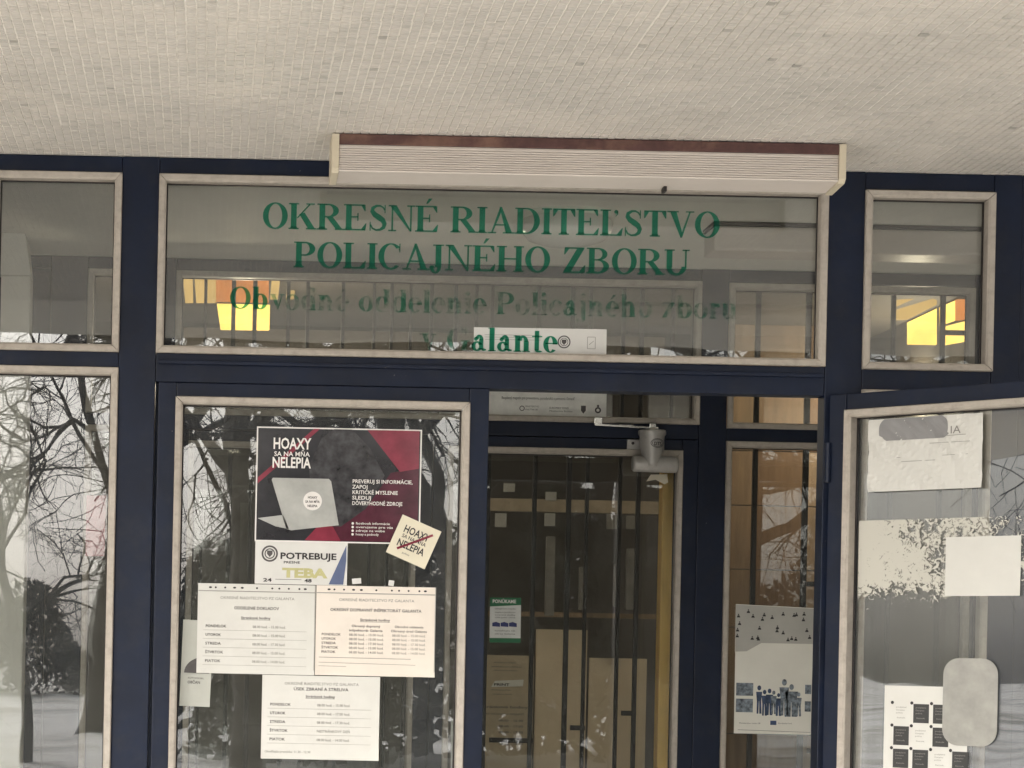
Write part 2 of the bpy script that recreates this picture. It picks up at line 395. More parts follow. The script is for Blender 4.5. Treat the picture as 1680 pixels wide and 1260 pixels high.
class Sheet:
    """a sheet of paper: local x right, y up, z towards the viewer"""
    def __init__(s, name, label, cat, loc, w_, h, mat, plane=0.0, tilt=0.0, bend=None, group=None, nx=10, ny=8, outline=None, thick=0.0006, mirror=False):
        s.bend = bend or (lambda u, v: 0.0); s.w, s.h = w_, h
        mb = MB()
        if outline:
            n = len(outline)
            mb.add([(x, y, s.bend(x, y)) for x, y in outline] + [(x, y, s.bend(x, y) - thick) for x, y in outline],
                   [tuple(range(n)), tuple(range(n, 2 * n))[::-1]] + [(i, n + i, n + (i + 1) % n, (i + 1) % n) for i in range(n)])
        else:
            vs = []; fs = []
            for j in range(ny + 1):
                for i in range(nx + 1):
                    x, y = w_ * i / nx, h * j / ny; vs.append((x, y, s.bend(x, y)))
            for j in range(ny):
                for i in range(nx):
                    a = j * (nx + 1) + i; fs.append((a, a + 1, a + nx + 2, a + nx + 1))
            k = len(vs); vs += [(x, y, z - thick) for x, y, z in vs]; fs += [tuple(q + k for q in f[::-1]) for f in fs]
            edge = [i for i in range(nx + 1)] + [(j + 1) * (nx + 1) - 1 for j in range(1, ny + 1)] + [ny * (nx + 1) + i for i in range(nx - 1, -1, -1)] + [j * (nx + 1) for j in range(ny - 1, 0, -1)]
            for q in range(len(edge)):
                a, b = edge[q], edge[(q + 1) % len(edge)]; fs.append((a, k + a, k + b, b))
            mb.add(vs, fs)
        s.o = mb.build(name, mat, smooth=False)
        s.o.matrix_world = Matrix.Translation(loc) @ Matrix.Rotation(plane, 4, 'Z') @ Matrix.Rotation(rad(90), 4, 'X') @ Matrix.Rotation(tilt, 4, 'Z')
        tag(s.o, label, cat, group)
        s.k = 0
    def layer(s, name, mb, mat, parent=None):
        s.k += 1
        m2 = MB(); m2.f = mb.f
        m2.v = [(x, y, z + s.bend(x, y) + 0.00025 * s.k + 0.00025) for x, y, z in mb.v]
        o = m2.build(name, mat, parent or s.o)
        if name in ('print', 'punched_hole'): o['kind'] = 'stuff'      # fine print, too small to pick apart
        return o
# ==================================================================== SETTING
ZS = 2.865                                    # soffit height
def mosaic_material():
    m, n, out = nodes('mosaic_tile')
    p = N(n, 'ShaderNodeBsdfPrincipled', Roughness=0.5)
    at = N(n, 'ShaderNodeAttribute', attribute_name='tone')
    c = ramp(n, at.outputs['Fac'], [(0.0, (0.36, 0.35, 0.325)), (0.15, (0.54, 0.525, 0.49)), (0.35, (0.61, 0.585, 0.55)), (0.7, (0.66, 0.63, 0.59)), (1.0, (0.74, 0.71, 0.665))])
    tc = N(n, 'ShaderNodeTexCoord')
    nz = N(n, 'ShaderNodeTexNoise', Scale=2.3, Detail=7.0, Roughness=0.65); n.links.new(tc.outputs['Object'], nz.inputs['Vector'])
    f = ramp(n, nz.outputs['Fac'], [(0.42, (0, 0, 0)), (0.75, (0.55,) * 3)])
    mx = N(n, 'ShaderNodeMix', data_type='RGBA'); mx.inputs[7].default_value = (0.67, 0.63, 0.58, 1)
    n.links.new(f, mx.inputs[0]); n.links.new(c, mx.inputs[6]); c2 = mx.outputs[2]
    # patches where old whitewash still covers tiles and joints, and a few damp grey marks
    mp = N(n, 'ShaderNodeMapping'); mp.inputs['Scale'].default_value = (1.0, 1.7, 1.0); n.links.new(tc.outputs['Object'], mp.inputs[0])
    nw = N(n, 'ShaderNodeTexNoise', Scale=3.4, Detail=9.0, Roughness=0.72); n.links.new(mp.outputs[0], nw.inputs['Vector'])
    fw = ramp(n, nw.outputs['Fac'], [(0.50, (0, 0, 0)), (0.60, (0.8,) * 3)])
    m2 = N(n, 'ShaderNodeMix', data_type='RGBA'); m2.inputs[7].default_value = (0.71, 0.67, 0.62, 1); n.links.new(fw, m2.inputs[0]); n.links.new(c2, m2.inputs[6])
    nd = N(n, 'ShaderNodeTexNoise', Scale=1.1, Detail=6.0, Roughness=0.6); n.links.new(mp.outputs[0], nd.inputs['Vector'])
    fd = ramp(n, nd.outputs['Fac'], [(0.50, (0, 0, 0)), (0.72, (0.55,) * 3)])
    m3 = N(n, 'ShaderNodeMix', data_type='RGBA'); m3.inputs[7].default_value = (0.50, 0.48, 0.445, 1); n.links.new(fd, m3.inputs[0]); n.links.new(m2.outputs[2], m3.inputs[6])
    n.links.new(m3.outputs[2], p.inputs['Base Color'])
    n.links.new(p.outputs[0], out.inputs[0]); return m
M_TILE = mosaic_material()
def ground_material():
    m, n, out = nodes('snowy_pavement')
    p = N(n, 'ShaderNodeBsdfPrincipled', Roughness=0.85)
    tc = N(n, 'ShaderNodeTexCoord')
    nz = N(n, 'ShaderNodeTexNoise', Scale=0.16, Detail=8.0, Roughness=0.6); n.links.new(tc.outputs['Object'], nz.inputs['Vector'])
    c = ramp(n, nz.outputs['Fac'], [(0.36, (0.24, 0.225, 0.20)), (0.46, (0.55, 0.53, 0.50)), (0.54, (0.78, 0.77, 0.76))])
    n.links.new(c, p.inputs['Base Color']); n.links.new(p.outputs[0], out.inputs[0]); return m
g = MB(); g.poly([(-300, -400), (300, -400), (300, 60), (-300, 60)], 0.0)
structure(g.build('ground', ground_material()))
pv = MB().box(-9, 9, -1.2, YO - 0.01, 0.004, 0.10, 0.01)
structure(pv.build('entrance_pavement', plain('pavement_slab', (0.46, 0.445, 0.415), 0.85, 0.12, 6, 0.2)))
CY0 = YO - 3.15                                # front edge of the canopy
canopy = structure(MB().box(-7, 9, CY0, YO + 0.35, ZS, ZS + 0.32, 0.008).build('canopy', M_GROUT))
# mosaic on the soffit, laid in small sheets of 15 x 15 tiles
tb = MB(); tones = []; single = []
P = 0.0205
rnd = random.Random(3)
X0, X1, Y0, Y1 = -1.3, 3.1, 3.35, YO - 0.004
nsx = int((X1 - X0) / (15 * P)) + 1; nsy = int((Y1 - Y0) / (15 * P)) + 1
for sj in range(nsy):
    for si in range(nsx):
        dx, dy, ang = rnd.uniform(-.0016, .0016), rnd.uniform(-.0016, .0016), rnd.uniform(-.006, .006)
        tone = rnd.uniform(-.12, .12); drop = rnd.uniform(0, .0012)
        for j in range(15):
            jy = rnd.gauss(0, .0003)
            for i in range(15):
                cx = X0 + (si * 15 + i + .5) * P; cy_ = Y1 - (sj * 15 + j + .5) * P
                if cy_ < Y0 or cx > X1: continue
                mx_, my_ = X0 + (si * 15 + 7.5) * P, Y1 - (sj * 15 + 7.5) * P
                ux, uy = cx - mx_, cy_ - my_
                cx = mx_ + ux - uy * ang + dx + rnd.gauss(0, .0003); cy_ = my_ + uy + ux * ang + dy + jy
                h = P / 2 - rnd.uniform(.0009, .0016); z = ZS - .0012 - drop - rnd.random() * .0008; e = h - .0007
                if cy_ + h > Y1 + .003: continue
                tv = min(1, max(.12, rnd.gauss(.5, .13) + tone))
                if rnd.random() < .004: tv = 0.0
                if 4.205 < cy_ < 4.262 and -.46 < cx < 1.60 and len(single) < 300:
                    single.append((cx, cy_, z, h, tv)); continue
                b = len(tb.v)
                tb.v += [(cx - h, cy_ - h, ZS + .001), (cx + h, cy_ - h, ZS + .001), (cx + h, cy_ + h, ZS + .001), (cx - h, cy_ + h, ZS + .001),
                         (cx - e, cy_ - e, z), (cx + e, cy_ - e, z), (cx + e, cy_ + e, z), (cx - e, cy_ + e, z)]
                tb.f += [(b + 4, b + 7, b + 6, b + 5), (b, b + 4, b + 5, b + 1), (b + 1, b + 5, b + 6, b + 2), (b + 2, b + 6, b + 7, b + 3), (b + 3, b + 7, b + 4, b)]
                tones += [tv] * 8
tiles = tb.build('mosaic_tiles', M_TILE, canopy)
at = tiles.data.attributes.new('tone', 'FLOAT', 'POINT'); at.data.foreach_set('value', tones)
tiles['kind'] = 'stuff'
tvar = []
for k in range(9):
    h, e, b_ = P / 2 - .00125, P / 2 - .0019, MB()
    b_.add([(-h, -h, .003), (h, -h, .003), (h, h, .003), (-h, h, .003), (-e, -e, 0), (e, -e, 0), (e, e, 0), (-e, e, 0)], [(4, 7, 6, 5), (0, 4, 5, 1), (1, 5, 6, 2), (2, 6, 7, 3), (3, 7, 4, 0)])
    me = b_.mesh('mosaic_tile'); me.materials.append(M_TILE)
    a_ = me.attributes.new('tone', 'FLOAT', 'POINT'); a_.data.foreach_set('value', [.1 + .1 * k] * 8); tvar.append(me)
for cx, cy_, z, h, tv in single:
    o = bpy.data.objects.new('mosaic_tile', tvar[min(8, max(0, round((tv - .1) * 10)))]); C.objects.link(o); o.parent = canopy; o.location = (cx, cy_, z)
# building body, vestibule and hall
structure(MB().box(-9, 11, YO + .35, 14, ZS + .32, 8.5).build('upper_storey', M_WALL))
structure(MB().box(-9, -1.7, YO, YO + .25, 0.0, ZS - .002).build('wall_left', M_WALL))
structure(MB().box(2.6, 11, YO, YO + .25, 0.0, ZS - .002).build('wall_right', M_WALL))
structure(MB().box(-1.66, 2.7, YO + .0, YI + 4.2, 0.0, 0.104).build('vestibule_floor', plain('pale_floor_tile', (0.76, 0.73, 0.67), 0.5, 0.06, 30)))
M_CEIL = plain('ceiling_paint', (0.84, 0.82, 0.76), 0.8, 0.03, 5)
structure(MB().box(-1.66, 3.0, YO + .07, YI - .001, ZS - .002, ZS + .1).build('vestibule_ceiling', M_CEIL))
structure(MB().box(-1.80, -1.66, YO + .25, YI + .02, 0, ZS + .2).build('vestibule_wall_left', M_CEIL))
structure(MB().box(2.75, 2.90, YO + .25, YI + .02, 0, ZS + .2).build('vestibule_wall_right', M_CEIL))
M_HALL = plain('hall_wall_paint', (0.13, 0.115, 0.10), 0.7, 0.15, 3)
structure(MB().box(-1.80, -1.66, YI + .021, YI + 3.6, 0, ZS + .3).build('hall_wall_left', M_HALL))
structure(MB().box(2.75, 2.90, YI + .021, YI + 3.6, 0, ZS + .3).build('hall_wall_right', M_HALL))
structure(MB().box(-1.659, 2.749, YI + .0005, YI + .064, ZS - .0035, ZS + .125).build('lintel', M_CEIL))
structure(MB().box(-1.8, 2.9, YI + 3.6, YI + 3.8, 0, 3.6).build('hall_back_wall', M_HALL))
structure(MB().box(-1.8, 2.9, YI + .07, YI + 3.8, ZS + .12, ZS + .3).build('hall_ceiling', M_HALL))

# ------------------------------------------------------------------ window and door pieces
def bead_set(mb_parent, x0, x1, z0, z1, yf, w_=0.0188, dep=0.040, gap=0.0005, rng=random):
    """four mitred glazing beads round an opening; face at yf, children of mb_parent"""
    prof = [(0.0, yf + .014), (0.0, yf + .003), (.0022, yf), (w_ - .005, yf + .0015), (w_, yf + .006), (w_, yf + dep), (0.006, yf + dep)]
    n = len(prof)
    for side in range(4):
        jx, jy = rng.uniform(-.0008, .0008), rng.uniform(-.0012, .0004)
        A, B = [], []
        for u, y in prof:
            y += jy
            if side == 0: A.append((x0 + u + gap, y, z1 - u + jx)); B.append((x1 - u - gap, y, z1 - u + jx))
            if side == 1: A.append((x1 - u + jx, y, z1 - u - gap)); B.append((x1 - u + jx, y, z0 + u + gap))
            if side == 2: A.append((x1 - u - gap, y, z0 + u + jx)); B.append((x0 + u + gap, y, z0 + u + jx))
            if side == 3: A.append((x0 + u + jx, y, z0 + u + gap)); B.append((x0 + u + jx, y, z1 - u - gap))
        MB().add(A + B, [(i, (i + 1) % n, n + (i + 1) % n, n + i) for i in range(n)] + [tuple(range(n))[::-1], tuple(range(n, 2 * n))]).build('bead', M_BEAD, mb_parent, fix=True)
def pane(parent, x0, x1, z0, z1, yf, gm):
    """pane (one part) with its beads as sub-parts; x0..z1 is the outer edge of the beads"""
    p = MB().box(x0 + .010, x1 - .010, yf + .030, yf + .035, z0 + .010, z1 - .010).build('pane', gm, parent)
    bead_set(p, x0, x1, z0, z1, yf - .012)
    a, b, y0, y1 = .0183, .0220, yf + .024, yf + .0296
    MB().box(x0 + a, x1 - a, y0, y1, z1 - b, z1 - a).box(x0 + a, x1 - a, y0, y1, z0 + a, z0 + b).box(x0 + a, x0 + b, y0, y1, z0 + b, z1 - b).box(x1 - b, x1 - a, y0, y1, z0 + b, z1 - b).build('gasket', M_DARK, p)
    return p
def member(parent, name, x0, x1, z0, z1, yf, d=0.06, c=0.0025):
    return MB().box(x0, x1, yf, yf + d, z0, z1, c).build(name, M_NAVY, parent)
TX0, TX1, TZ0, TZ1 = -0.1466, 1.555, 2.366, 2.821      # transom over the doors
def leaf(name, label, loc, rz, W, z1, beadz1, gm, stile_l=0.046, stile_r=0.05):
    """glazed door leaf: local x along the leaf from its left edge, face at local y = 0"""
    r = empty(name, loc, rz); tag(r, label, 'door')
    z0 = 0.115 - loc[2]; bz0 = z0 + .30
    member(r, 'stile', 0, stile_l, z0, z1, 0, .045); member(r, 'stile', W - stile_r, W, z0, z1, 0, .045)
    member(r, 'top_rail', stile_l + .0006, W - stile_r - .0006, beadz1, z1 - .0004, .0006, .044)
    member(r, 'bottom_rail', stile_l + .0006, W - stile_r - .0006, z0 + .0004, bz0, .0006, .044)
    pane(r, stile_l - .001, W - stile_r + .001, bz0 - .001, beadz1 + .001, 0.0, gm)
    return r

# ---- front screen
front = empty('entrance_screen', (0, 0, 0))
tag(front, 'navy painted glazed screen across the entrance with beige window beads', 'storefront')
y = YO
for x0, x1 in ((-.665, -.571), (-.241, -.1466), (1.555, 1.649), (1.978, 2.048)):
    member(front, 'post', x0, x1, .10, ZS - .001, y)
def beams(root, y, spans, zt0, zt1, zb0, zb1):
    for x0, x1 in spans:
        member(root, 'beam', x0 + .0008, x1 - .0008, zt0, ZS - .0015, y + .0012)
beams(front, YO, ((-1.66, -.665), (-.571, -.241), (-.1466, 1.555), (1.649, 1.978), (2.048, 2.6)), TZ1, 0, 0, 0)
member(front, 'beam', -.1458, 1.5542, 2.293, TZ0, YO + .0012)
member(front, 'beam', -.5702, -.2418, 2.327, 2.366, YO + .0012)
member(front, 'beam', 1.6498, 1.9772, 2.31, TZ0 - .004, YO + .0012)
for x0, x1 in ((2.09, 2.56), (-1.62, -.70)):
    a_, b_ = (2.0488, 2.59) if x0 > 0 else (-1.66, -.666)
    member(front, 'post', a_, x0, .10, TZ1 - .001, YO + .003); member(front, 'post', x1, b_, .10, TZ1 - .001, YO + .003)
    member(front, 'beam', x0 + .0008, x1 - .0008, 2.315, TZ0, YO + .0042); member(front, 'bottom_rail', x0 + .0008, x1 - .0008, .10, .30, YO + .0042)
    pane(front, x0, x1, TZ0, TZ1 - .002, YO, M_GLASS); pane(front, x0, x1, .30, 2.315, YO, M_GLASS)
member(front, 'drip_ledge', -.1400, 1.5500, 2.338, 2.348, YO - .012, .014, .002)
member(front, 'bottom_rail', -.5702, -.2418, .10, .30, YO + .0012)
member(front, 'bottom_rail', 1.6498, 1.9772, .10, .30, YO + .0012)
pane_transom = pane(front, TX0, TX1, TZ0, TZ1, YO, M_GLASS)
pane(front, -.571, -.241, TZ0, TZ1, YO, M_GLASS)
pane(front, 1.649, 1.978, TZ0 - .004, TZ1 - .004, YO, M_GLASS)
pane(front, -.571, -.241, .30, 2.327, YO, M_GLASS)
pane(front, 1.649, 1.978, .30, 2.31, YO, M_GLASS)
# ---- front doors
LW = .841
left_leaf = leaf('glazed_door', 'closed glazed navy door leaf covered with posters and office notices', (-.138, YO - .004, 0), 0, LW, 2.292, 2.255, M_GLASS)
HX, HY, OPEN = 1.563, YO - .022, rad(-45)
open_leaf = leaf('glazed_door', 'navy door leaf swung open towards the viewer with peeling white film on its glass', (HX, HY, 0), OPEN, LW, 2.292, 2.250, M_GLASS)
for z in (2.12, 1.2, .4):
    h = MB(); h.tube([(0.0, -.004, z - .05), (0.0, -.004, z + .05)], [.008, .008], 10); h.build('hinge', M_NAVY, open_leaf)

# ---- inner screen
inner = empty('inner_screen', (0, 0, 0))
tag(inner, 'second navy glazed screen inside the vestibule behind the front doors', 'storefront')
for x0, x1 in ((-.52, -.403), (-.241, -.1226), (1.548, 1.635), (2.417, 2.50)):
    member(inner, 'post', x0, x1, .104, ZS - .004, YI)
for x0, x1 in ((-1.66, -.52), (-.403, -.241), (-.1226, 1.548), (1.635, 2.417), (2.50, 2.75)):
    member(inner, 'beam', x0 + .0008, x1 - .0008, TZ1, ZS - .005, YI + .0012)
member(inner, 'beam', -.1218, 1.5472, 2.318, TZ0 - .001, YI + .0012)
member(inner, 'beam', -.4022, -.2418, 2.325, TZ0 - .001, YI + .0012)
member(inner, 'beam', 1.6358, 2.4162, 2.315, TZ0 - .009, YI + .0012)
member(inner, 'infill_panel', -1.66, -.521, .104, TZ1 - .001, YI + .004)
member(inner, 'infill_panel', 2.501, 2.75, .104, TZ1 - .001, YI + .004)
pane(inner, -.1226, 1.548, TZ0 - .002, TZ1, YI, M_GLASS_IN)
pane(inner, -.403, -.241, TZ0 - .002, TZ1, YI, M_GLASS_IN)
pane(inner, 1.635, 2.417, TZ0 - .010, TZ1 - .004, YI, M_GLASS_IN)
pane(inner, -.403, -.241, .30, 2.325, YI, M_GLASS_IN)
pane(inner, 1.635, 2.417, .30, 2.315, YI, M_GLASS_IN)
in_left = leaf('glazed_door', 'inner glazed door leaf dimly seen behind the closed poster-covered leaf', (-.118, YI - .004, 0), 0, .822, 2.316, 2.280, M_GLASS_IN)
in_right = leaf('glazed_door', 'inner glazed door leaf with the grey door closer on its top rail', (.7055, YI - .004, 0), 0, .841, 2.316, 2.280, M_GLASS_IN)
# ==================================================================== THINGS ON THE ENTRANCE
YL = YO + .0275                      # vinyl on the outer face of the transom glass
def zz(px, py, Y=YO): return RZ(px, py, Y)
lettering('OKRESNÉ RIADITEĽSTVO', 'top line of green serif capitals on the transom, OKRESNÉ RIADITEĽSTVO', RX(430, 370), RX(1186, 384), RZ(800, 379), .0665, YL, M_VINYL)
lettering('POLICAJNÉHO ZBORU', 'second line of green serif capitals on the transom, POLICAJNÉHO ZBORU', RX(482, 436), RX(1136, 446), RZ(800, 441.5), .0650, YL, M_VINYL)
lettering('Obvodné oddelenie Policajného zboru', 'third, barely readable line of green letters on the transom glass', RX(376, 505), RX(1216, 520), RZ(800, 512), .0560, YL, M_VINYL, dimmed=range(2, 40))
lettering('v Galante', 'lowest green word on the transom, ending in front of the white strip', RX(690, 572), RX(918, 574), RZ(850, 574.5), .0590, YL, M_VINYL, dimmed=range(0, 3))

# ---- white strip behind the word, with two faint emblems
st = Sheet('paper_strip', 'white paper strip behind the lowest green word on the transom', 'paper', (RX(779, 586), YO + .0292, RZ(779, 586)), 219 * S, 52 * S, M_PAPER_G, tilt=rad(0.3), thick=.0002, bend=lambda u, v: 0.0)
mb = MB(); cx, cy_ = 149 * S, 30 * S
annulus(mb, cx, cy_, .0135, .0165); annulus(mb, cx, cy_, .009, .0105); mb.poly([(cx - .006, cy_ + .006), (cx - .006, cy_ - .001), (cx, cy_ - .008), (cx + .006, cy_ - .001), (cx + .006, cy_ + .006)])
st.layer('emblem', mb, M_INK_G)
mb = MB(); cx = 194 * S
for a, b in (((cx - .010, .030), (cx + .010, .030)), ((cx - .010, .06), (cx + .010, .06)), ((cx - .010, .030), (cx - .010, .06)), ((cx + .010, .030), (cx + .010, .06)), ((cx - .006, .04), (cx + .006, .05))):
    line(mb, *a, *b, .0012)
st.layer('crest', mb, M_INK_L)
mb = MB()
for k in range(3): line(mb, 18 * S, .050 + k * .006, 110 * S, .050 + k * .006, .0008)
st.layer('print', mb, M_INK_L)

# ---- fluorescent lamp under the soffit
LY = 5.30
lx0, lx1 = RX(556, 250, LY), RX(1376, 270, LY)
lamp = empty('fluorescent_lamp', (0, 0, 0)); tag(lamp, 'long unlit fluorescent lamp with ribbed cream diffuser under the mosaic soffit', 'lamp')
lz = ZS - .004
M_LAMP = plain('lamp_acrylic', (0.72, 0.66, 0.61), 0.35, 0.03, 5, dirt=(0.50, 0.44, 0.39), dscale=3, damt=0.3)
M_RUST = plain('brown_lamp_housing', (0.095, 0.046, 0.042), 0.6, 0.25, 40, 0.3, dirt=(0.30, 0.17, 0.12), dscale=11, damt=0.55)
MB().box(lx0, lx1, LY - .004, LY + .108, lz - .025, lz, .002).build('housing', M_RUST, lamp)
prof = [(LY, lz - .0255)]
for k in range(10):
    z = lz - .030 - k * .0056
    prof += [(LY - .002, z - .0004), (LY - .002, z - .0040), (LY + .0030, z - .0046), (LY + .0030, z - .0053)]
prof += [(LY - .003, lz - .0865), (LY - .001, lz - .0895), (LY + .104, lz - .0955), (LY + .104, lz - .029)]
MB().prism(prof, lx0 + .001, lx1 - .001).build('diffuser', M_LAMP, lamp, fix=True)
cap = [(LY + .11, lz), (LY - .007, lz - .001), (LY - .007, lz - .084), (LY + .004, lz - .0935), (LY + .110, lz - .0995)]
M_CAP = plain('lamp_end_cap', (0.68, 0.61, 0.47), 0.4, 0.05, 12)
MB().prism(cap, lx0 - .017, lx0).build('end_cap', M_CAP, lamp, fix=True)
MB().prism(cap, lx1, lx1 + .016).build('end_cap', M_CAP, lamp, fix=True)
MB().box(RX(1099, 303, LY), RX(1104, 303, LY), LY + .07, LY + .10, lz - .106, lz - .094).build('clip', M_DARK, lamp)

# ---- lamps on the vestibule ceiling, seen through the transom
oy = 6.2; ox, orx = RX(930, 365, oy), 78 * oy / F
ol = empty('ceiling_lamp', (ox, oy, ZS)); tag(ol, 'oval white ceiling lamp in the vestibule behind the lettered transom', 'lamp')
def lathe(mb, prof, sx, sy, n=32):
    for i, (r, z) in enumerate(prof):
        mb.v += [(r * sx * math.cos(2 * math.pi * k / n), r * sy * math.sin(2 * math.pi * k / n), z) for k in range(n)]
    for i in range(len(prof) - 1):
        for k in range(n): mb.f.append((i * n + k, i * n + (k + 1) % n, (i + 1) * n + (k + 1) % n, (i + 1) * n + k))
    mb.f.append(tuple((len(prof) - 1) * n + k for k in range(n)))
    return mb
lathe(MB(), [(1.0, -.002), (1.0, -.018), (.9, -.018)], orx, orx * .9).build('lamp_base', M_CEIL, ol, True)
lathe(MB(), [(.9, -.016), (.97, -.03), (.93, -.055), (.8, -.075), (.5, -.088), (.15, -.092)], orx, orx * .9).build('glass_dome', plain('opal_glass', (0.85, 0.84, 0.80), 0.25, 0.02, 8), ol, True)
fy = 6.25; bx0, bx1 = RX(1170, 400, fy), RX(1640, 400, fy)
fx = empty('ceiling_lamp', (bx0, fy, ZS)); tag(fx, 'white boxed strip lamp on the vestibule ceiling at the right', 'lamp')
MB().box(0, bx1 - bx0, 0, .14, -.014, -.003, .002).build('housing', M_DARK, fx)
MB().box(.004, bx1 - bx0 - .004, .004, .136, -.085, -.0145, .008).build('diffuser', M_LAMP, fx)

# ---- posters and notices on the closed leaf
def pxs(x0, y0, x1, y1, Y=YO): return (RX(x0, y1, Y), RZ(x0, y1, Y)), (x1 - x0) * Y / F, (y1 - y0) * Y / F
YG = YO - .004 + .030                # outer face of the leaf's glass
(px_, pz_), pw, ph = pxs(418, 698, 690, 887)
M_POST = plain('poster_black', (0.032, 0.032, 0.037), 0.09, 0.3, 12, spec=1.0)
M_RED = plain('poster_red', (0.23, 0.035, 0.06), 0.09, 0.35, 10, spec=1.0)
M_MAROON = plain('poster_maroon', (0.085, 0.022, 0.037), 0.09, 0.4, 12, spec=1.0)
M_LIDG = plain('poster_laptop_grey', (0.46, 0.47, 0.455), 0.09, 0.22, 9, spec=1.0)
M_BODYG = plain('poster_body_grey', (0.055, 0.055, 0.06), 0.09, 0.6, 30, spec=1.0)
ps = Sheet('poster', 'dark red and black HOAXY SA NA MŇA NELEPIA laptop poster with white border', 'poster', (px_, YG - .003, pz_), pw, ph, M_WHITE_INK, bend=None)
def q(x, y): return ((x - 418) * S, (887 - y) * S)      # poster pixel to sheet metres (roll taken out below)
def qs(*p): return [q(*a) for a in p]
mb = MB()
gx = 14
for i in range(gx):
    for j in range(10):
        a, b = .0035 + (pw - .007) * i / gx, .0035 + (pw - .007) * (i + 1) / gx; c, d = .0035 + (ph - .007) * j / 10, .0035 + (ph - .007) * (j + 1) / 10
        mb.poly([(a, c), (b, c), (b, d), (a, d)])
ps.layer('poster_ground', mb, M_POST)
mb = MB(); mb.poly(qs((500, 884), (686, 884), (686, 760), (640, 770), (600, 830), (540, 850))); ps.layer('print', mb, M_MAROON)
mb = MB(); mb.poly(qs((600, 700), (686, 700), (686, 762), (655, 768))); mb.poly(qs((421, 792), (421, 782), (512, 700), (522, 700))); mb.poly(qs((500, 884), (560, 884), (545, 858), (520, 862))); ps.layer('print', mb, M_RED)
mb = MB(); mb.poly(qs((510, 820), (505, 760), (525, 715), (545, 700), (575, 700), (605, 730), (630, 775), (600, 830), (560, 860), (520, 860)))
ps.layer('print', mb, M_BODYG)
mb = MB(); mb.poly(qs((444, 785), (446, 782), (538, 782), (542, 786), (556, 858), (478, 868), (470, 866))); mb.poly(qs((422, 849), (464, 843), (474, 866), (452, 862)))
ps.layer('laptop_picture', mb, M_LIDG)
mb = MB(); mb.poly([(a, b) for a, b in disc(*q(512, 819), 15.5 * S)])
ps.layer('round_sticker_picture', mb, M_WHITE_INK)
mb = MB()
for k, s_ in enumerate(('HOAXY', 'SA NA MŇA', 'NELEPIA')): text2d(mb, s_, *q(512, 815 + k * 7), .0085, 'C', .03, .8)
ps.layer('print', mb, M_INK)
mb = MB()
fit(mb, 'HOAXY', q(445, 0)[0], q(508, 0)[0], q(0, 734)[1], .040, .022); fit(mb, 'SA NA MŇA', q(447, 0)[0], q(506, 0)[0], q(0, 746)[1], .0165, .012); fit(mb, 'NELEPIA', q(444, 0)[0], q(508, 0)[0], q(0, 765)[1], .038, .022)
for s_, yy, xe in (('PREVERUJ SI INFORMÁCIE,', 788, 676), ('ZAPOJ', 797, 602), ('KRITICKÉ MYSLENIE', 806, 652), ('SLEDUJ', 815, 608), ('DÔVERYHODNÉ ZDROJE', 824, 660)):
    fit(mb, s_, q(577, 0)[0], q(xe, 0)[0], q(0, yy)[1], .0135, .012)
for s_, yy, xe in (('facebook informácie', 856, 640), ('overujeme pre vás', 862, 645), ('zdroje na webe', 868, 632), ('hoaxy a podvody', 874, 622)):
    fit(mb, s_, q(584, 0)[0], q(xe, 0)[0], q(0, yy)[1], .0085, .005); mb.poly(disc(*q(579, yy - 1.5), .0032, 10))
ps.layer('print', mb, M_WHITE_INK)

sk = Sheet('sticker', 'tilted cream square sticker over the lower right corner of the laptop poster', 'sticker', (RX(634, 905), YG - .0085, RZ(634, 905)), .108, .105, M_PAPER_C, tilt=rad(-23), bend=lambda u, v: .0025 * (u / .1) ** 3)
mb = MB()
fit(mb, 'HOAXY', .018, .088, .066, .027, .022); fit(mb, 'SA NA MŇA', .020, .086, .052, .0135, .012); fit(mb, 'NELEPIA', .016, .090, .028, .026, .022); fit(mb, 'policia', .038, .058, .014, .007)
sk.layer('print', mb, M_INK)
mb = MB(); line(mb, .022, .020, .092, .088, .006); sk.layer('print', mb, M_RED)

(px_, pz_), pw, ph = pxs(418, 886, 570, 957)
nt_ = Sheet('notice', 'grey recruiting notice reading POTREBUJE TEBA below the laptop poster', 'notice', (px_, YG - .0015, pz_), pw, ph, M_PAPER_G)
mb = MB(); cx, cy_ = 24 * S, 50 * S
annulus(mb, cx, cy_, .0165, .021); annulus(mb, cx, cy_, .0105, .0135); mb.poly([(cx - .007, cy_ + .008), (cx - .007, cy_ - .001), (cx, cy_ - .009), (cx + .007, cy_ - .001), (cx + .007, cy_ + .008)])
nt_.layer('emblem', mb, M_INK_G)
mb = MB(); fit(mb, 'POTREBUJE', 41 * S, 134 * S, 42 * S, .0225, .03); fit(mb, 'PRESNE', 47 * S, 74 * S, 34.5 * S, .0085, .02); fit(mb, '24', 14 * S, 28 * S, 4 * S, .012, .03); fit(mb, '48', 82 * S, 94 * S, 4 * S, .012, .03); line(mb, 34 * S, 8 * S, 77 * S, 8 * S, .001)
nt_.layer('print', mb, M_INK)
mb = MB(); fit(mb, 'TEBA', 46 * S, 120 * S, 12 * S, .032, .05); nt_.layer('print', mb, plain('pale_yellow_ink', (0.52, 0.50, 0.25), 0.5))
mb = MB(); mb.poly([(122 * S, .002), (146 * S, .002), (150 * S, 40 * S), (150 * S, 66 * S)]); nt_.layer('blue_band', mb, plain('slate_blue_ink', (0.10, 0.13, 0.24), 0.5))

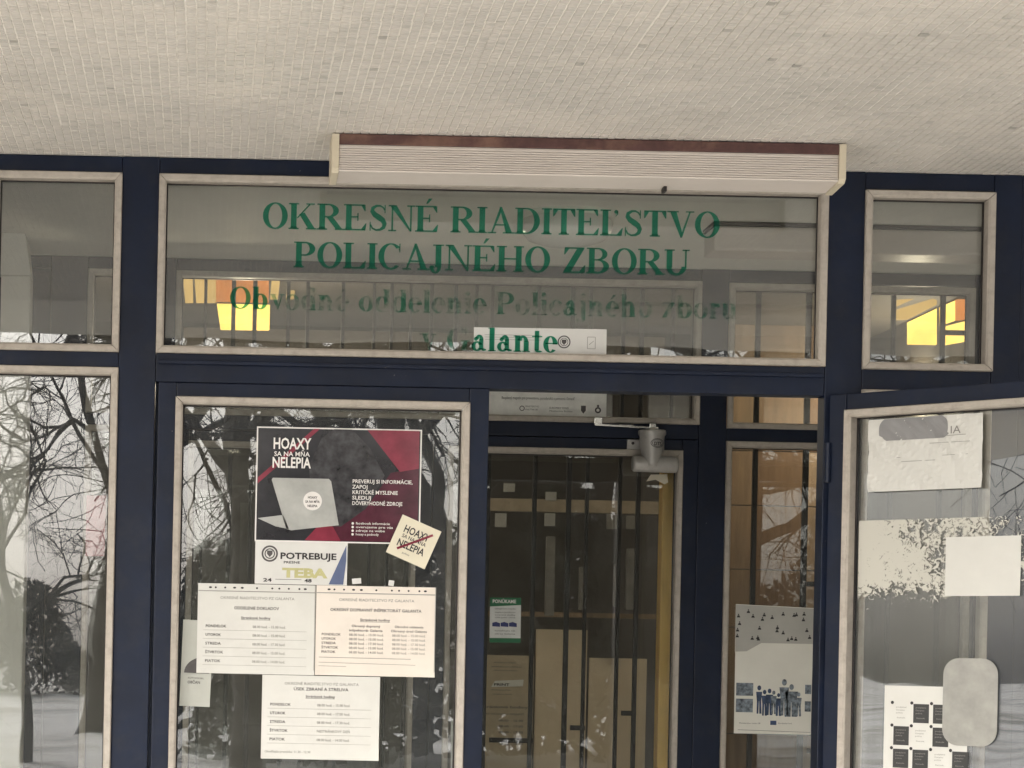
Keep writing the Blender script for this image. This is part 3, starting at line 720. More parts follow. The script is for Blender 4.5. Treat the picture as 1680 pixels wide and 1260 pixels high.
def hours(name, label, x0, y0, x1, y1, yg, head, sub, rows, mat, two=False, foot=None, strip=True, tilt=0.0):
    (ax, az), aw, ah = pxs(x0, y0, x1, y1)
    sh = Sheet(name, label, 'notice', (ax, yg, az), aw, ah, mat, bend=lambda u, v: .0012 * math.sin(u * 14 + x0) * math.sin(v * 11 + 1) + .010 * max(0, 1 - (aw - u + v) / .06) ** 2 + .006 * max(0, 1 - (u + v) / .045) ** 2, nx=24, ny=18, tilt=tilt, group='opening hours sheets on the closed leaf')
    top = ah - (.019 if strip else .004)
    mb = MB()
    fit(mb, 'OKRESNÉ RIADITEĽSTVO PZ GALANTA', aw * .19, aw * .82, top - .020, .0098)
    sh.layer('print', mb, M_INK_L)
    mb = MB(); wdt = .0106 * len(head)
    fit(mb, head, aw * (.5 - wdt), aw * (.5 + wdt), top - (.046 if strip else .034), .0108, .012)
    fit(mb, sub, aw * .37, aw * .62, top - (.070 if strip else .052), .0088, .012); line(mb, aw * .37, top - (.072 if strip else .054), aw * .62, top - (.072 if strip else .054), .0008)
    sh.layer('print', mb, M_INK_G)
    mb = MB(); mb2 = MB()
    if not two:
        y_ = top - (.093 if strip else .074); st_ = .0222
        for d_, t_ in rows:
            fit(mb, d_, aw * .07, aw * (.07 + .022 * len(d_)), y_, .0098, .01); fit(mb2, t_, aw * .47, aw * .75, y_, .0092); line(mb2, aw * .05, y_ - .007, aw * .93, y_ - .007, .0005); y_ -= st_
        if foot: fit(mb2, foot, aw * .03, aw * .42, .016, .0080)
    else:
        y_ = top - .086
        fit(mb, 'Okresný dopravný', aw * .30, aw * .54, y_, .0085, .008); fit(mb, 'inšpektorát Galanta', aw * .28, aw * .56, y_ - .011, .0085, .008)
        fit(mb, 'Obvodné oddelenie', aw * .66, aw * .90, y_, .0085, .004); fit(mb, 'Okresný úrad Galanta', aw * .63, aw * .93, y_ - .011, .0085, .004)
        y_ -= .0225
        for d_, t_ in rows:
            fit(mb, d_, aw * .05, aw * (.05 + .02 * len(d_)), y_, .0088, .008); fit(mb2, t_, aw * .28, aw * .57, y_, .0085, .006); fit(mb2, t_, aw * .64, aw * .92, y_, .0085); y_ -= .0112
        line(mb2, aw * .03, .046, aw * .80, .045, .0011); line(mb2, aw * .03, .033, aw * .84, .030, .0009); line(mb2, aw * .03, .024, aw * .26, .023, .0008)
    sh.layer('print', mb, M_INK_G); sh.layer('print', mb2, M_INK_L)
    if strip:
        mb = MB(); line(mb, .001, top, aw - .001, top, .0022); line(mb, aw - .0015, .012, aw - .0015, ah, .0014); sh.layer('sleeve_edge', mb, plain('sleeve_edge_line', (0.30, 0.29, 0.27), 0.4))  # grey lines under the punched strip and down the right edge
        mb = MB()
        for u in (.105, .15, .23, .31, .375, .50, .63, .69, .77, .86, .91): mb.poly(disc(aw * u, ah - .010, .0026 + .0014 * (int(u * 100) % 3 == 1), 14, .0024))
        sh.layer('punched_hole', mb, M_INK)
    return sh
days = ('PONDELOK', 'UTOROK', 'STREDA', 'ŠTVRTOK', 'PIATOK')
t1 = ('08.00 hod. - 15.00 hod.', '08.00 hod. - 15.00 hod.', '08.00 hod. - 17.30 hod.', '08.00 hod. - 15.00 hod.', '08.00 hod. - 14.00 hod.')
hours('notice_sheet', 'left white sheet of the upper pair of office hours, headed ODDELENIE DOKLADOV', 322, 956, 516, 1104, YG - .003, 'ODDELENIE DOKLADOV', 'Stránkové hodiny', list(zip(days, t1)), M_PAPER)
hours('notice_sheet', 'right, slightly pinker sheet of the upper pair, headed OKRESNÝ DOPRAVNÝ INŠPEKTORÁT', 517, 959.5, 714, 1107.5, YG - .003, 'OKRESNÝ DOPRAVNÝ INŠPEKTORÁT GALANTA', 'Stránkové hodiny', list(zip(days, t1)), plain('pinkish_paper', (0.78, 0.72, 0.65), 0.65, 0.03, 14), two=True)
hours('notice_sheet', 'lower white hours sheet for weapons and ammunition hung below the pair', 428, 1107, 622, 1245, YG - .003, 'ÚSEK ZBRANÍ A STRELIVA', 'Stránkové hodiny', list(zip(days, ('08.00 hod. - 15.00 hod.', '08.00 hod. - 17.00 hod.', '08.00 hod. - 17.30 hod.', 'NESTRÁNKOVÝ DEŇ', '08.00 hod. - 14.00 hod.'))), M_PAPER, foot='Obedňajšia prestávka: 11.30 - 12.30', strip=False)
for k, (cx, cy_) in enumerate(((586, 953), (645, 955))):
    tp = Sheet('tape_piece', ('left', 'right')[k] + ' scrap of clear tape on top of the dopravný inšpektorát sheet', 'tape', (RX(cx - 7, cy_ + 5), YG - .0045, RZ(cx - 7, cy_ + 5)), (15 if k == 0 else 9) * S, 9 * S, M_PAPER_G, tilt=rad(6 - 14 * k), group='tape scraps on the sheets')

# curled leaflet and a narrow strip behind the leaf's glass
lf = Sheet('leaflet', 'grey curling leaflet with a dark dome emblem at the left edge of the closed leaf', 'leaflet', (RX(294, 1158), YG - .0006, RZ(294, 1158)), 50 * S, 142 * S, plain('grey_leaflet', (0.46, 0.47, 0.43), 0.5, 0.06, 12), tilt=rad(-1.5), bend=lambda u, v: .0012 * (abs(v / .22 - .5) * 2) ** 2 + (.012 * (1 - u / .035) ** 2 if u < .035 else 0), nx=14, ny=10)
mb = MB(); mb.poly([(.008, .085)] + [(.0775 - .052 * math.cos(rad(a)) - .0175, .085 + .042 * math.sin(rad(a))) for a in range(0, 121, 10)] + [(.072, .085)]); lf.layer('emblem', mb, M_INK_G)
mb = MB(); fit(mb, 'AUTOMOBIL', .018, .060, .070, .006); fit(mb, 'OBČAN', .018, .050, .058, .010, .02); lf.layer('print', mb, M_INK_G)
Sheet('paper_strip', 'narrow white paper strip low at the right edge of the closed leaf', 'paper', (RX(742, 1290), YG + .012, RZ(742, 1290)), 14 * S, 110 * S, M_PAPER_G, tilt=rad(1))

# ---- things on the inner screen
YGI = YI - .004 + .030
SI = YI / F
a0 = RX(722, 688, YI)
ls = Sheet('paper_strip', 'white strip of sponsor logos low in the inner transom above the door closer', 'paper', (a0, YI + .026, RZ(722, 688, YI)), 275 * SI, 51 * SI, plain('bright_strip', (0.84, 0.84, 0.81), 0.6), tilt=rad(0.2))
mb = MB(); u = lambda x: (x - 722) * SI
fit(mb, 'Bezplatný magazín pre preventívnu, poradenskú a pomocnú činnosť', u(824), u(944), 37 * SI, .0125, .004)
fit(mb, 'MINISTERSTVO', u(863), u(886), 24 * SI, .0075); fit(mb, 'VNÚTRA SR', u(863), u(884), 19 * SI, .0075)
fit(mb, 'EURÓPSKY FOND', u(903), u(935), 22 * SI, .0085, .01); fit(mb, 'Ministerstvo školstva', u(903), u(941), 17 * SI, .0085)
annulus(mb, u(858), 22 * SI, .006, .0085, n=16); mb.poly([(u(955), 28 * SI), (u(955), 20 * SI), (u(959), 15 * SI), (u(963), 20 * SI), (u(963), 28 * SI)]); annulus(mb, u(983), 21 * SI, .005, .010, n=16); mb.poly(disc(u(983), 28 * SI, .004, 8))
line(mb, u(893), 8 * SI, u(996), 6 * SI, .0008)
ls.layer('print', mb, M_INK_G)
gs = Sheet('sticker', 'small green and white flyer reading PONÚKAME on the inner door glass', 'flyer', (RX(803, 1054, YGI), YGI - .002, RZ(803, 1054, YGI)), 51 * SI, 74 * SI, plain('white_flyer', (0.70, 0.72, 0.70), 0.5), tilt=rad(0.5))
mb = MB(); W_, H2 = 51 * SI, 74 * SI; M_FG = plain('flyer_green', (0.02, 0.15, 0.065), 0.5); mb.poly([(0, H2 * .80), (W_, H2 * .84), (W_, H2), (0, H2)]); gs.layer('green_band', mb, M_FG); mb = MB(); mb.poly([(0, 0), (W_, 0), (W_, H2 * .10), (0, H2 * .10)]); gs.layer('green_band', mb, M_FG)
mb = MB(); fit(mb, 'PONÚKAME', W_ * .08, W_ * .84, H2 * .88, .0155, .03); gs.layer('print', mb, M_WHITE_INK)
mb = MB()
for k, vv in enumerate((.74, .66, .60, .545, .25, .18)): fit(mb, ('zabezpečenie majetku', 'bezplatné poradenstvo', 'overené služby', 'rýchla pomoc v okrese', 'kontaktujte nás', 'okres Galanta')[k], W_ * .16, W_ * .82, H2 * vv, .0065)
gs.layer('print', mb, M_INK_G)
mb = MB()
for k in range(3): mb.poly([(W_ * (.08 + .27 * k), H2 * .36), (W_ * (.33 + .27 * k), H2 * .35), (W_ * (.33 + .27 * k), H2 * .43), (W_ * (.2 + .27 * k), H2 * .46), (W_ * (.08 + .27 * k), H2 * .44)])
gs.layer('car_pictures', mb, plain('flyer_blue', (0.035, 0.045, 0.16), 0.5))

# door closer
DY = YI - .004
dc = empty('door_closer', (RX(1064, 745, DY), DY, RZ(1064, 745, DY)))
tag(dc, 'grey cast door closer with steel arm above the inner door glass', 'door closer')
k_ = SI
def dx(px): return (px - 1064) * k_
def dz(py): return (745 - py) * k_
MB().box(dx(1028), dx(1089), -.006, -.0005, dz(748), dz(722), .0015).build('back_plate', M_CASTING, dc)
body = MB()
prof = [(21.5, 709), (22.5, 711), (22.5, 715), (20, 719), (19.5, 735), (17, 745), (15, 752), (14, 762), (13, 768)]
n = 28
for i, (r, yy) in enumerate(prof):
    for k in range(n):
        a = 2 * math.pi * k / n
        body.v.append((dx(1064 + r * math.cos(a)), -.050 + min(r, 21) * k_ * math.sin(a), dz(yy)))
for i in range(len(prof) - 1):
    for k in range(n): body.f.append((i * n + k, i * n + (k + 1) % n, (i + 1) * n + (k + 1) % n, (i + 1) * n + k))
body.f += [tuple(range(n)), tuple((len(prof) - 1) * n + k for k in range(n))]
body.build('body', M_CASTING, dc, True, fix=True)
cyl = MB(); R_ = 13.5 * k_
cyl.tube([(dx(1033), -.046, dz(763)), (dx(1035), -.046, dz(763)), (dx(1038), -.046, dz(763)), (dx(1102), -.046, dz(764)), (dx(1105), -.046, dz(764)), (dx(1107), -.046, dz(764))], [R_ * .8, R_ * .95, R_, R_, R_ * .95, R_ * .8], 28)
cyl.build('cylinder', M_CASTING, dc, True, fix=True)
for px, py in ((1037.5, 728), (1037.5, 741), (1086, 728)):
    s_ = MB(); s_.tube([(dx(px), -.006, dz(py)), (dx(px), -.010, dz(py))], [.005, .004], 10); s_.build('screw', M_DARK, dc)
em = MB()
for k in range(2):
    r0 = (11.5 - 2.2 * k) * k_
    for i in range(24):
        a, b = 2 * math.pi * i / 24, 2 * math.pi * (i + 1) / 24
        def pt(t, sc_): 
            xx = r0 * sc_ * math.cos(t) + dx(1069.5); zz_ = r0 * .66 * sc_ * math.sin(t) + dz(731)
            return (xx, -.050 - math.sqrt(max(0, (19.9 * k_) ** 2 - xx ** 2)) - .0006, zz_)
        em.add([pt(a, 1), pt(b, 1), pt(b, .90), pt(a, .90)], [(0, 1, 2, 3)])
tt = MB(); fit(tt, 'DTS', dx(1063), dx(1076.5), dz(734.5), .0150, .02)
em.add([(x, -.050 - math.sqrt(max(0, (19.9 * k_) ** 2 - x ** 2)) - .0006, yv) for x, yv, zv in tt.v], tt.f)
em.build('emblem', M_INK, dc)
arm = MB(); arm.box(dx(968), dx(1072), -.058, -.046, dz(705.5), dz(702.5), .0008)
ao = arm.build('arm', M_STEEL, dc); ao.rotation_euler = (0, rad(2.2), 0); ao.location = (0, 0, -.002)
MB().box(dx(969), dx(982), -.060, .0045, dz(700), dz(690), .001).build('arm_pivot', M_STEEL, dc)
MB().box(dx(1059), dx(1069), -.060, -.046, dz(705), dz(698), .001).build('spindle_nut', M_STEEL, dc)
mb = MB(); mb.tube([(dx(1064), -.052, dz(710)), (dx(1064), -.052, dz(704))], [.016, .010], 14); mb.build('spindle', M_STEEL, dc)
ar2 = MB(); ar2.box(dx(1010), dx(1034), -.052, -.004, dz(703), dz(700.5), .0006); ar2.build('forearm', M_STEEL, dc)
Sheet('paper_scrap', 'torn pale paper scrap under the door closer', 'paper', (RX(1060, 794, YGI), YGI - .002, RZ(1060, 794, YGI)), .07, .032, M_PAPER_C, outline=[(0, .008), (.03, .014), (.058, 0), (.070, .006), (.066, .032), (.014, .030)])

# torn youth poster on the inner side pane
Y2 = YI + .027
(ax, az), aw, ah = pxs(1203, 995, 1331, 1203, Y2)
us = lambda x, y_: ((x - 1203) * Y2 / F, (1203 - y_) * Y2 / F)
yp = Sheet('poster', 'torn pale poster with drawn young people on the inner side pane', 'poster', (ax, Y2, az), aw, ah, plain('pale_poster', (0.74, 0.73, 0.66), 0.55, 0.05, 8),
           outline=[us(*p) for p in ((1204, 1203), (1330, 1203), (1331, 995), (1203, 991), (1203, 1069), (1203.5, 1070))])
mb = MB(); mb.poly([us(*p) for p in ((1203, 992), (1330.5, 996), (1330.5, 1054), (1246, 1054), (1222, 1068), (1203.5, 1069))]); yp.layer('torn_layer', mb, plain('grey_torn_paper', (0.44, 0.435, 0.40), 0.6, 0.08, 10))
mb = MB(); rr = random.Random(5)
for k in range(26):
    x, y_ = rr.uniform(1206, 1327), rr.uniform(1000, 1050)
    mb.poly(disc(*us(x, y_ - 3), .0022, 8)); mb.poly([us(x - 3, y_ + 2), us(x + 3, y_ + 2), us(x + 1.5, y_ - 1.5), us(x - 1.5, y_ - 1.5)])
yp.layer('print', mb, M_INK)
def figure(mb, x, top, bot, wd):
    h = bot - top
    mb.poly(disc(*us(x, top + h * .08), h * .07 * Y2 / F, 12, h * .09 * Y2 / F))
    mb.poly([us(x - wd, top + h * .22), us(x + wd, top + h * .22), us(x + wd * .7, top + h * .55), us(x - wd * .7, top + h * .55)])
    mb.poly([us(x - wd * .7, top + h * .55), us(x - .2, top + h * .55), us(x - .8, bot), us(x - wd * .7, bot)]); mb.poly([us(x + .2, top + h * .55), us(x + wd * .7, top + h * .55), us(x + wd * .9, bot), us(x + .9, bot)])
mb = MB()
for x, t, b, wd in ((1244, 1124, 1170, 5), (1253, 1131, 1173, 5), (1261, 1129, 1172, 6), (1276, 1136, 1173, 6), (1290, 1140, 1174, 5)): figure(mb, x, t, b, wd)
yp.layer('people_picture', mb, plain('print_navy', (0.045, 0.07, 0.13), 0.5, 0.5, 60))
mb = MB()
for x, t, b, wd in ((1268, 1132, 1170, 5), (1285, 1113, 1172, 8), (1297, 1121, 1174, 11), (1309, 1134, 1173, 5)): figure(mb, x, t, b, wd)
M_PG = plain('print_grey', (0.16, 0.19, 0.22), 0.5, 0.85, 70)
yp.layer('people_picture', mb, M_PG)
for x0, y0, x1, y1 in ((1206, 1120, 1234, 1141), (1206, 1146, 1234, 1168), (1319, 1121, 1329, 1136), (1319, 1148, 1329, 1165)):
    mb = MB(); mb.poly([us(x0, y1), us(x1, y1), us(x1, y0), us(x0, y0)]); yp.layer('small_picture', mb, M_PG)
mb = MB(); mb.poly([us(1263, 1188), us(1273, 1188), us(1273, 1181), us(1263, 1181)]); yp.layer('flag_mark', mb, plain('flag_blue', (0.05, 0.08, 0.16), 0.5))
mb = MB(); fit(mb, 'Ministerstvo vnútra SR', us(1212, 0)[0], us(1247, 0)[0], us(0, 1187)[1], .0065); fit(mb, 'Európsky fond', us(1276, 0)[0], us(1298, 0)[0], us(0, 1186)[1], .006); line(mb, *us(1210, 1197), *us(1329, 1199), .0012); yp.layer('print', mb, M_INK_G)

# ---- things on the open leaf
co, so = math.cos(OPEN), math.sin(OPEN)
def lp(px, py):
    rx_, rz_ = RX(px, py, 1.0), RZ(px, py, 1.0) - EYE
    # hinge line plus t along the leaf, glass face 0.03 behind the leaf face
    gx_, gy_ = HX - so * .028, HY + co * .028
    t = (rx_ * gy_ - gx_) / (co - rx_ * so)
    return t, EYE + rz_ * (gy_ + so * t)
def lsheet(name, label, cat, x0, y0, x1, y1, mat, off=.0, **kw):
    t0, z0 = lp(x0, y1); t1_, _ = lp(x1, y1); _, z1 = lp((x0 + x1) / 2, y0)
    loc = (HX - so * (.028 + off) + co * t0, HY + co * (.028 + off) + so * t0, z0)
    return Sheet(name, label, cat, loc, t1_ - t0, z1 - z0, mat, plane=OPEN, **kw)
def patch_material():
    # grey fill standing in for a blanked-out area, slightly see-through
    m, n, out = nodes('grey_patch'); p = N(n, 'ShaderNodeBsdfPrincipled', Roughness=0.45); t = N(n, 'ShaderNodeBsdfTransparent')
    tc = N(n, 'ShaderNodeTexCoord'); nz = N(n, 'ShaderNodeTexNoise', Scale=16.0, Detail=6.0, Roughness=0.6); n.links.new(tc.outputs['Object'], nz.inputs['Vector'])
    n.links.new(ramp(n, nz.outputs['Fac'], [(0.3, (0.36, 0.36, 0.335)), (0.7, (0.43, 0.425, 0.395))]), p.inputs['Base Color'])
    x = N(n, 'ShaderNodeMixShader'); n.links.new(ramp(n, nz.outputs['Fac'], [(0.3, (0.74,) * 3), (0.7, (0.9,) * 3)]), x.inputs[0])
    n.links.new(t.outputs[0], x.inputs[1]); n.links.new(p.outputs[0], x.inputs[2]); n.links.new(x.outputs[0], out.inputs[0]); return m
rr = random.Random(11)
cw = [(rr.uniform(0, 6.28), rr.uniform(20, 70), rr.uniform(20, 70), rr.uniform(.0012, .0032)) for _ in range(7)]
crump = lambda u, v: sum(a * abs(math.sin(u * fx_ + v * fz + p)) for p, fx_, fz, a in cw)
cp = lsheet('notice', 'crumpled white sheet at the top of the open leaf with a grey smear', 'notice', 1427, 684, 1614, 808, M_PAPER, off=-.004, bend=lambda u, v: crump(u, v), nx=26, ny=18)
mb = MB(); W_, H2 = cp.w, cp.h
nx_, ny_ = 44, 16; gv = {}
for j in range(ny_ + 1):
    v_ = -1 + 2 * j / ny_; half = .305 * (1 - abs(v_) ** 3.5 * .16)
    for i in range(nx_ + 1):
        gv[i, j] = len(mb.v); mb.v.append((W_ * (.40 + half * (-1 + 2 * i / nx_) + .02 * (v_ < -.6)), H2 * (.845 + .150 * v_), 0))
for j in range(ny_):
    for i in range(nx_): mb.f.append((gv[i, j], gv[i + 1, j], gv[i + 1, j + 1], gv[i, j + 1]))
cp.k = 4; cp.layer('grey_smear', mb, plain('grey_smear', (0.27, 0.27, 0.275), 0.5, 0.06, 20))
mb = MB(); t2 = MB(); text2d(t2, 'AI', 0, 0, .03, 'L'); mw = max(p[0] for p in t2.v)
mb.add([(W_ * .73 + (mw - p[0]), H2 * .745 + p[1] * .9, 0) for p in t2.v], [f[::-1] for f in t2.f]); line(mb, W_ * .70, H2 * .72, W_ * .86, H2 * .725, .0012)
for a, b, c in ((.55, .90, .63), (.25, .88, .46), (.3, .6, .40)): line(mb, W_ * a, H2 * c, W_ * b, H2 * c, .0011)
cp.layer('print', mb, M_INK_L)
def film_material():
    m, n, out = nodes('peeling_film')
    tc = N(n, 'ShaderNodeTexCoord'); df = N(n, 'ShaderNodeBsdfPrincipled', Roughness=0.6); df.inputs['Base Color'].default_value = (0.60, 0.59, 0.53, 1)
    nz = N(n, 'ShaderNodeTexNoise', Scale=62.0, Detail=7.0, Roughness=0.68, Distortion=1.3); n.links.new(tc.outputs['Object'], nz.inputs['Vector'])
    n2 = N(n, 'ShaderNodeTexNoise', Scale=7.0, Detail=3.0); n.links.new(tc.outputs['Object'], n2.inputs['Vector'])
    sx = N(n, 'ShaderNodeSeparateXYZ'); n.links.new(tc.outputs['Object'], sx.inputs[0])
    mr = N(n, 'ShaderNodeMapRange'); mr.inputs['From Min'].default_value = 0.0; mr.inputs['From Max'].default_value = 0.34; mr.inputs['To Min'].default_value = 0.17; mr.inputs['To Max'].default_value = -0.06
    n.links.new(sx.outputs[0], mr.inputs[0])
    # the lower edge is frayed away
    lo = N(n, 'ShaderNodeMapRange'); lo.inputs['From Min'].default_value = 0.0; lo.inputs['From Max'].default_value = 0.07; lo.inputs['To Min'].default_value = -0.28; lo.inputs['To Max'].default_value = 0.0
    n.links.new(sx.outputs[1], lo.inputs[0])
    def add(a, b):
        q_ = N(n, 'ShaderNodeMath', operation='ADD'); n.links.new(a, q_.inputs[0]); n.links.new(b, q_.inputs[1]); return q_.outputs[0]
    half = N(n, 'ShaderNodeMath', operation='MULTIPLY'); n.links.new(n2.outputs['Fac'], half.inputs[0]); half.inputs[1].default_value = 0.55
    tot = add(add(add(nz.outputs['Fac'], half.outputs[0]), mr.outputs[0]), lo.outputs[0])
    f = ramp(n, tot, [(0.74, (0, 0, 0)), (0.80, (0.92,) * 3)])
    tr = N(n, 'ShaderNodeBsdfTransparent'); mx = N(n, 'ShaderNodeMixShader')
    n.links.new(f, mx.inputs[0]); n.links.new(tr.outputs[0], mx.inputs[1]); n.links.new(df.outputs[0], mx.inputs[2]); n.links.new(mx.outputs[0], out.inputs[0]); return m
lsheet('frosted_film', 'peeling frosted film band across the open leaf below the crumpled sheet', 'film', 1407, 850, 1700, 1000, film_material(), off=-.0015, nx=2, ny=2, thick=.0003)
lsheet('paper_square', 'blank white square sheet over the peeling film on the open leaf', 'paper', 1551, 880, 1674, 978, M_PAPER, off=-.003, bend=lambda u, v: .0012 * math.sin(u * 25) * math.sin(v * 20))
t0, z0 = lp(1546, 1222); t1_, _ = lp(1636, 1222); _, z1 = lp(1590, 1080)
loc = (HX - so * .0252 + co * t0, HY + co * .0252 + so * t0, z0)
Sheet('rounded_patch', 'plain grey rounded patch over a blanked-out area low on the open leaf', 'sticker', loc, t1_ - t0, z1 - z0, patch_material(), plane=OPEN, outline=rrect(0, 0, t1_ - t0, z1 - z0, .040, 8), thick=.0004)
pc = lsheet('perforated_card', 'white card with a checkerboard of dark squares low on the open leaf', 'card', 1447, 1126, 1584, 1330, M_PAPER, off=.0012, nx=1, ny=1)
mbd, mbl, mbh, mbt = MB(), MB(), MB(), MB(); W_, H2 = pc.w, pc.h
cs = W_ / 4.35; M_CD = plain('card_dark', (0.045, 0.045, 0.045), 0.5)
pat = ((0, 1, 1, 1), (1, 0, 1, 0), (1, 1, 0, 1), (1, 0, 1, 1), (0, 1, 1, 0), (1, 1, 0, 1), (1, 0, 1, 0))
for r_ in range(6):
    for c_ in range(4):
        x, y_ = W_ * .10 + c_ * cs * 1.03, H2 * .89 - (r_ + 1) * cs * 1.12
        if y_ < 0: continue
        cell = [(x + .004, y_), (x + cs * .90, y_), (x + cs * .90, y_ + cs * .93), (x + .004, y_ + cs * .93)]
        if pat[r_][c_]: mbd = MB(); mbd.poly(cell); pc.k = 0; pc.layer('dark_square', mbd, M_CD)
        tgt = mbl if pat[r_][c_] else mbt
        for k in range(3): fit(tgt, ('predplatné', 'časopisu', 'polícia')[k], x + cs * .2, x + cs * (.75 - .1 * k), y_ + cs * (.72 - .14 * k), .0050)
        fit(tgt, 'lístok', x + cs * .25, x + cs * .7, y_ + cs * .2, .0050)
        mbh.poly(disc(x, y_ + cs * .97, .0042, 12))
pc.layer('print', mbl, M_INK_L); pc.layer('print', mbt, M_INK_L); pc.layer('punched_hole', mbh, M_INK)

# ==================================================================== BEHIND THE INNER SCREEN
YB = 7.45; SB = YB / F
def bx(px): return (px - 340) * SB - .0210 * .3
gr = empty('steel_grille', (0, 0, 0)); tag(gr, 'dark steel grille of uneven bars behind the inner doors', 'grille')
bars = [(330, 5), (376, 7), (411, 7), (466, 6), (498, 6), (556, 6), (607, 5), (636, 5), (667, 5), (701, 6), (741, 6), (775, 6), (801, 6), (877, 7), (933, 8), (963, 6), (1017, 6), (1047, 7), (1098, 6), (1170, 6), (1238, 8), (1321, 9), (1385, 6), (1460, 7), (1541, 8), (1600, 7)]
def bxr(px, py=850): return RX(px, py, YB)
for px, wd in bars:
    MB().box(bxr(px - wd / 2), bxr(px + wd / 2), YB, YB + .016, .12, ZS + .10, .0015).build('bar', M_DARK, gr)
for px0, px1, py in ((936, 960, 1194), (1020, 1044, 1170), (803, 874, 1214), (1325, 1380, 958), (1325, 1380, 1232), (1545, 1597, 545)):
    MB().box(bxr(px0, py), bxr(px1, py), YB + .001, YB + .015, RZ(px0, py + 4, YB), RZ(px0, py - 4, YB), .0015).build('cross_bar', M_DARK, gr)
YW = 8.9; M_DIMP = plain('grey_post', (0.23, 0.22, 0.20), 0.6, 0.2); M_RAIL = plain('dull_cream_rail', (0.36, 0.30, 0.22), 0.6, 0.2); M_CARD = plain('grey_card', (0.40, 0.40, 0.38), 0.6, 0.08)
def board(name, label, cat, x0, y0, x1, y1, mat, Y=YW, t=.012, group=None):
    o = MB().box(RX(x0, (y0 + y1) / 2, Y), RX(x1, (y0 + y1) / 2, Y), Y, Y + t, RZ((x0 + x1) / 2, y1, Y), RZ((x0 + x1) / 2, y0, Y), .0015).build(name, mat)
    return tag(o, label, cat, group)
G_ = 'cream notice boards behind the grille'
board('notice_board', 'tall cream board behind the grille, second from the left in the open doorway', 'board', 876, 1033, 960, 1420, M_CREAM, group=G_)
board('notice_board', 'shorter cream board behind the grille, right of the tall one', 'board', 963.5, 1080, 1058, 1420, M_CREAM, Y=YW + .005, group=G_)
nb = board('notice_board', 'cream board with printed visiting hours behind the left of the open doorway', 'board', 780, 1075, 873, 1420, plain('grey_cream_board', (0.44, 0.37, 0.27), 0.6, 0.06), Y=YW - .01, group=G_)
mb = MB(); Yp = YW - .0115; 
def tl(s_, x0, x1, y_, size, bold=0.0):
    t = MB(); fit(t, s_, RX(x0, y_, Yp), RX(x1, y_, Yp), RZ((x0 + x1) / 2, y_, Yp), size, bold)
    mb.add([(a, Yp, b) for a, b, c in t.v], t.f)
tl('Stránkové hodiny', 790, 866, 1162, .016, .01); tl('PRE OBČANOV A VEREJNOSŤ', 795, 860, 1173, .011)
for k, s_ in enumerate(('08.00 - 15.00', '08.00 - 17.00', '08.00 - 17.30', '08.00 - 14.00')): tl(s_, 818, 858, (1184, 1193.5, 1203, 1222)[k], .0125, .01)
for k, (a, b) in enumerate(((810, 846), (806, 856), (810, 848), (806, 838), (808, 840))): tl('informácie pre občanov', a, b, (1088, 1095, 1101, 1133, 1140)[k], .009)
mb.build('print', M_INK_G, nb)
mb = MB(); Yp = YW - .013; mb.add([(RX(806, 1118, Yp), Yp, RZ(806, 1127, Yp)), (RX(858, 1118, Yp), Yp, RZ(858, 1126, Yp)), (RX(859, 1118, Yp), Yp, RZ(859, 1115, Yp)), (RX(812, 1118, Yp), Yp, RZ(812, 1117, Yp))], [(0, 1, 2, 3)]); mb.build('white_label', M_PAPER, nb)
mb = MB(); Yp = YW - .0145; tl('PRINT', 810, 836, 1125, .014, .03); mb.build('label_print', M_INK, nb)
for k, (x0, y0, x1, y1, lab) in enumerate(((800, 820, 1092, 841, 'upper tan horizontal rail behind the grille in the open doorway'), (800, 1005, 1082, 1013, 'thin lower tan rail behind the grille in the open doorway'))):
    board('wood_rail', lab, 'rail', x0, y0, x1, y1, M_RAIL if k == 0 else M_WOOD, Y=YW - .04, t=.03)
for k, (x0, y0, x1, y1, lab) in enumerate(((812, 842, 831, 865, 'leftmost small white card hanging under the upper tan rail'), (893, 842, 911, 863, 'second small white card hanging under the upper tan rail'), (895, 807, 913, 821, 'small card standing on the upper tan rail'), (826, 793, 845, 807, 'topmost small grey card at the left above the upper tan rail'), (995, 843, 1014, 868, 'third, greyer card hanging under the upper tan rail'), (1027, 846, 1044, 868, 'rightmost greyer card hanging under the upper tan rail'))):
    board('small_card', lab, 'card', x0, y0, x1, y1, M_CARD if k < 4 else M_DIMP, Y=YW - .05, t=.002, group='small cards by the tan rail')
# light strips of a filing rack deeper in the hall
Y3 = 8.7
for k, (x0, x1, y0, y1) in enumerate(((896, 910, 880, 1010), (951, 957, 930, 1000), (1008, 1014, 925, 995), (1028, 1044, 900, 1000))):
    board('pale_post', ('widest pale post', 'thin left pale post', 'thin middle pale post', 'rightmost pale post')[k] + ' standing in the dim hall behind the door glass', 'post', x0, y0, x1, y1, M_DIMP, Y=Y3, t=.03, group='pale posts in the hall')
# ochre frame behind the inner door's right edge
oc = MB().box(RX(1081, 1000, 7.12), RX(1109, 1000, 7.12), 7.10, 7.16, .12, 2.275, .003).build('timber_post', M_OCHRE); tag(oc, 'ochre painted timber post behind the right edge of the inner door', 'post')
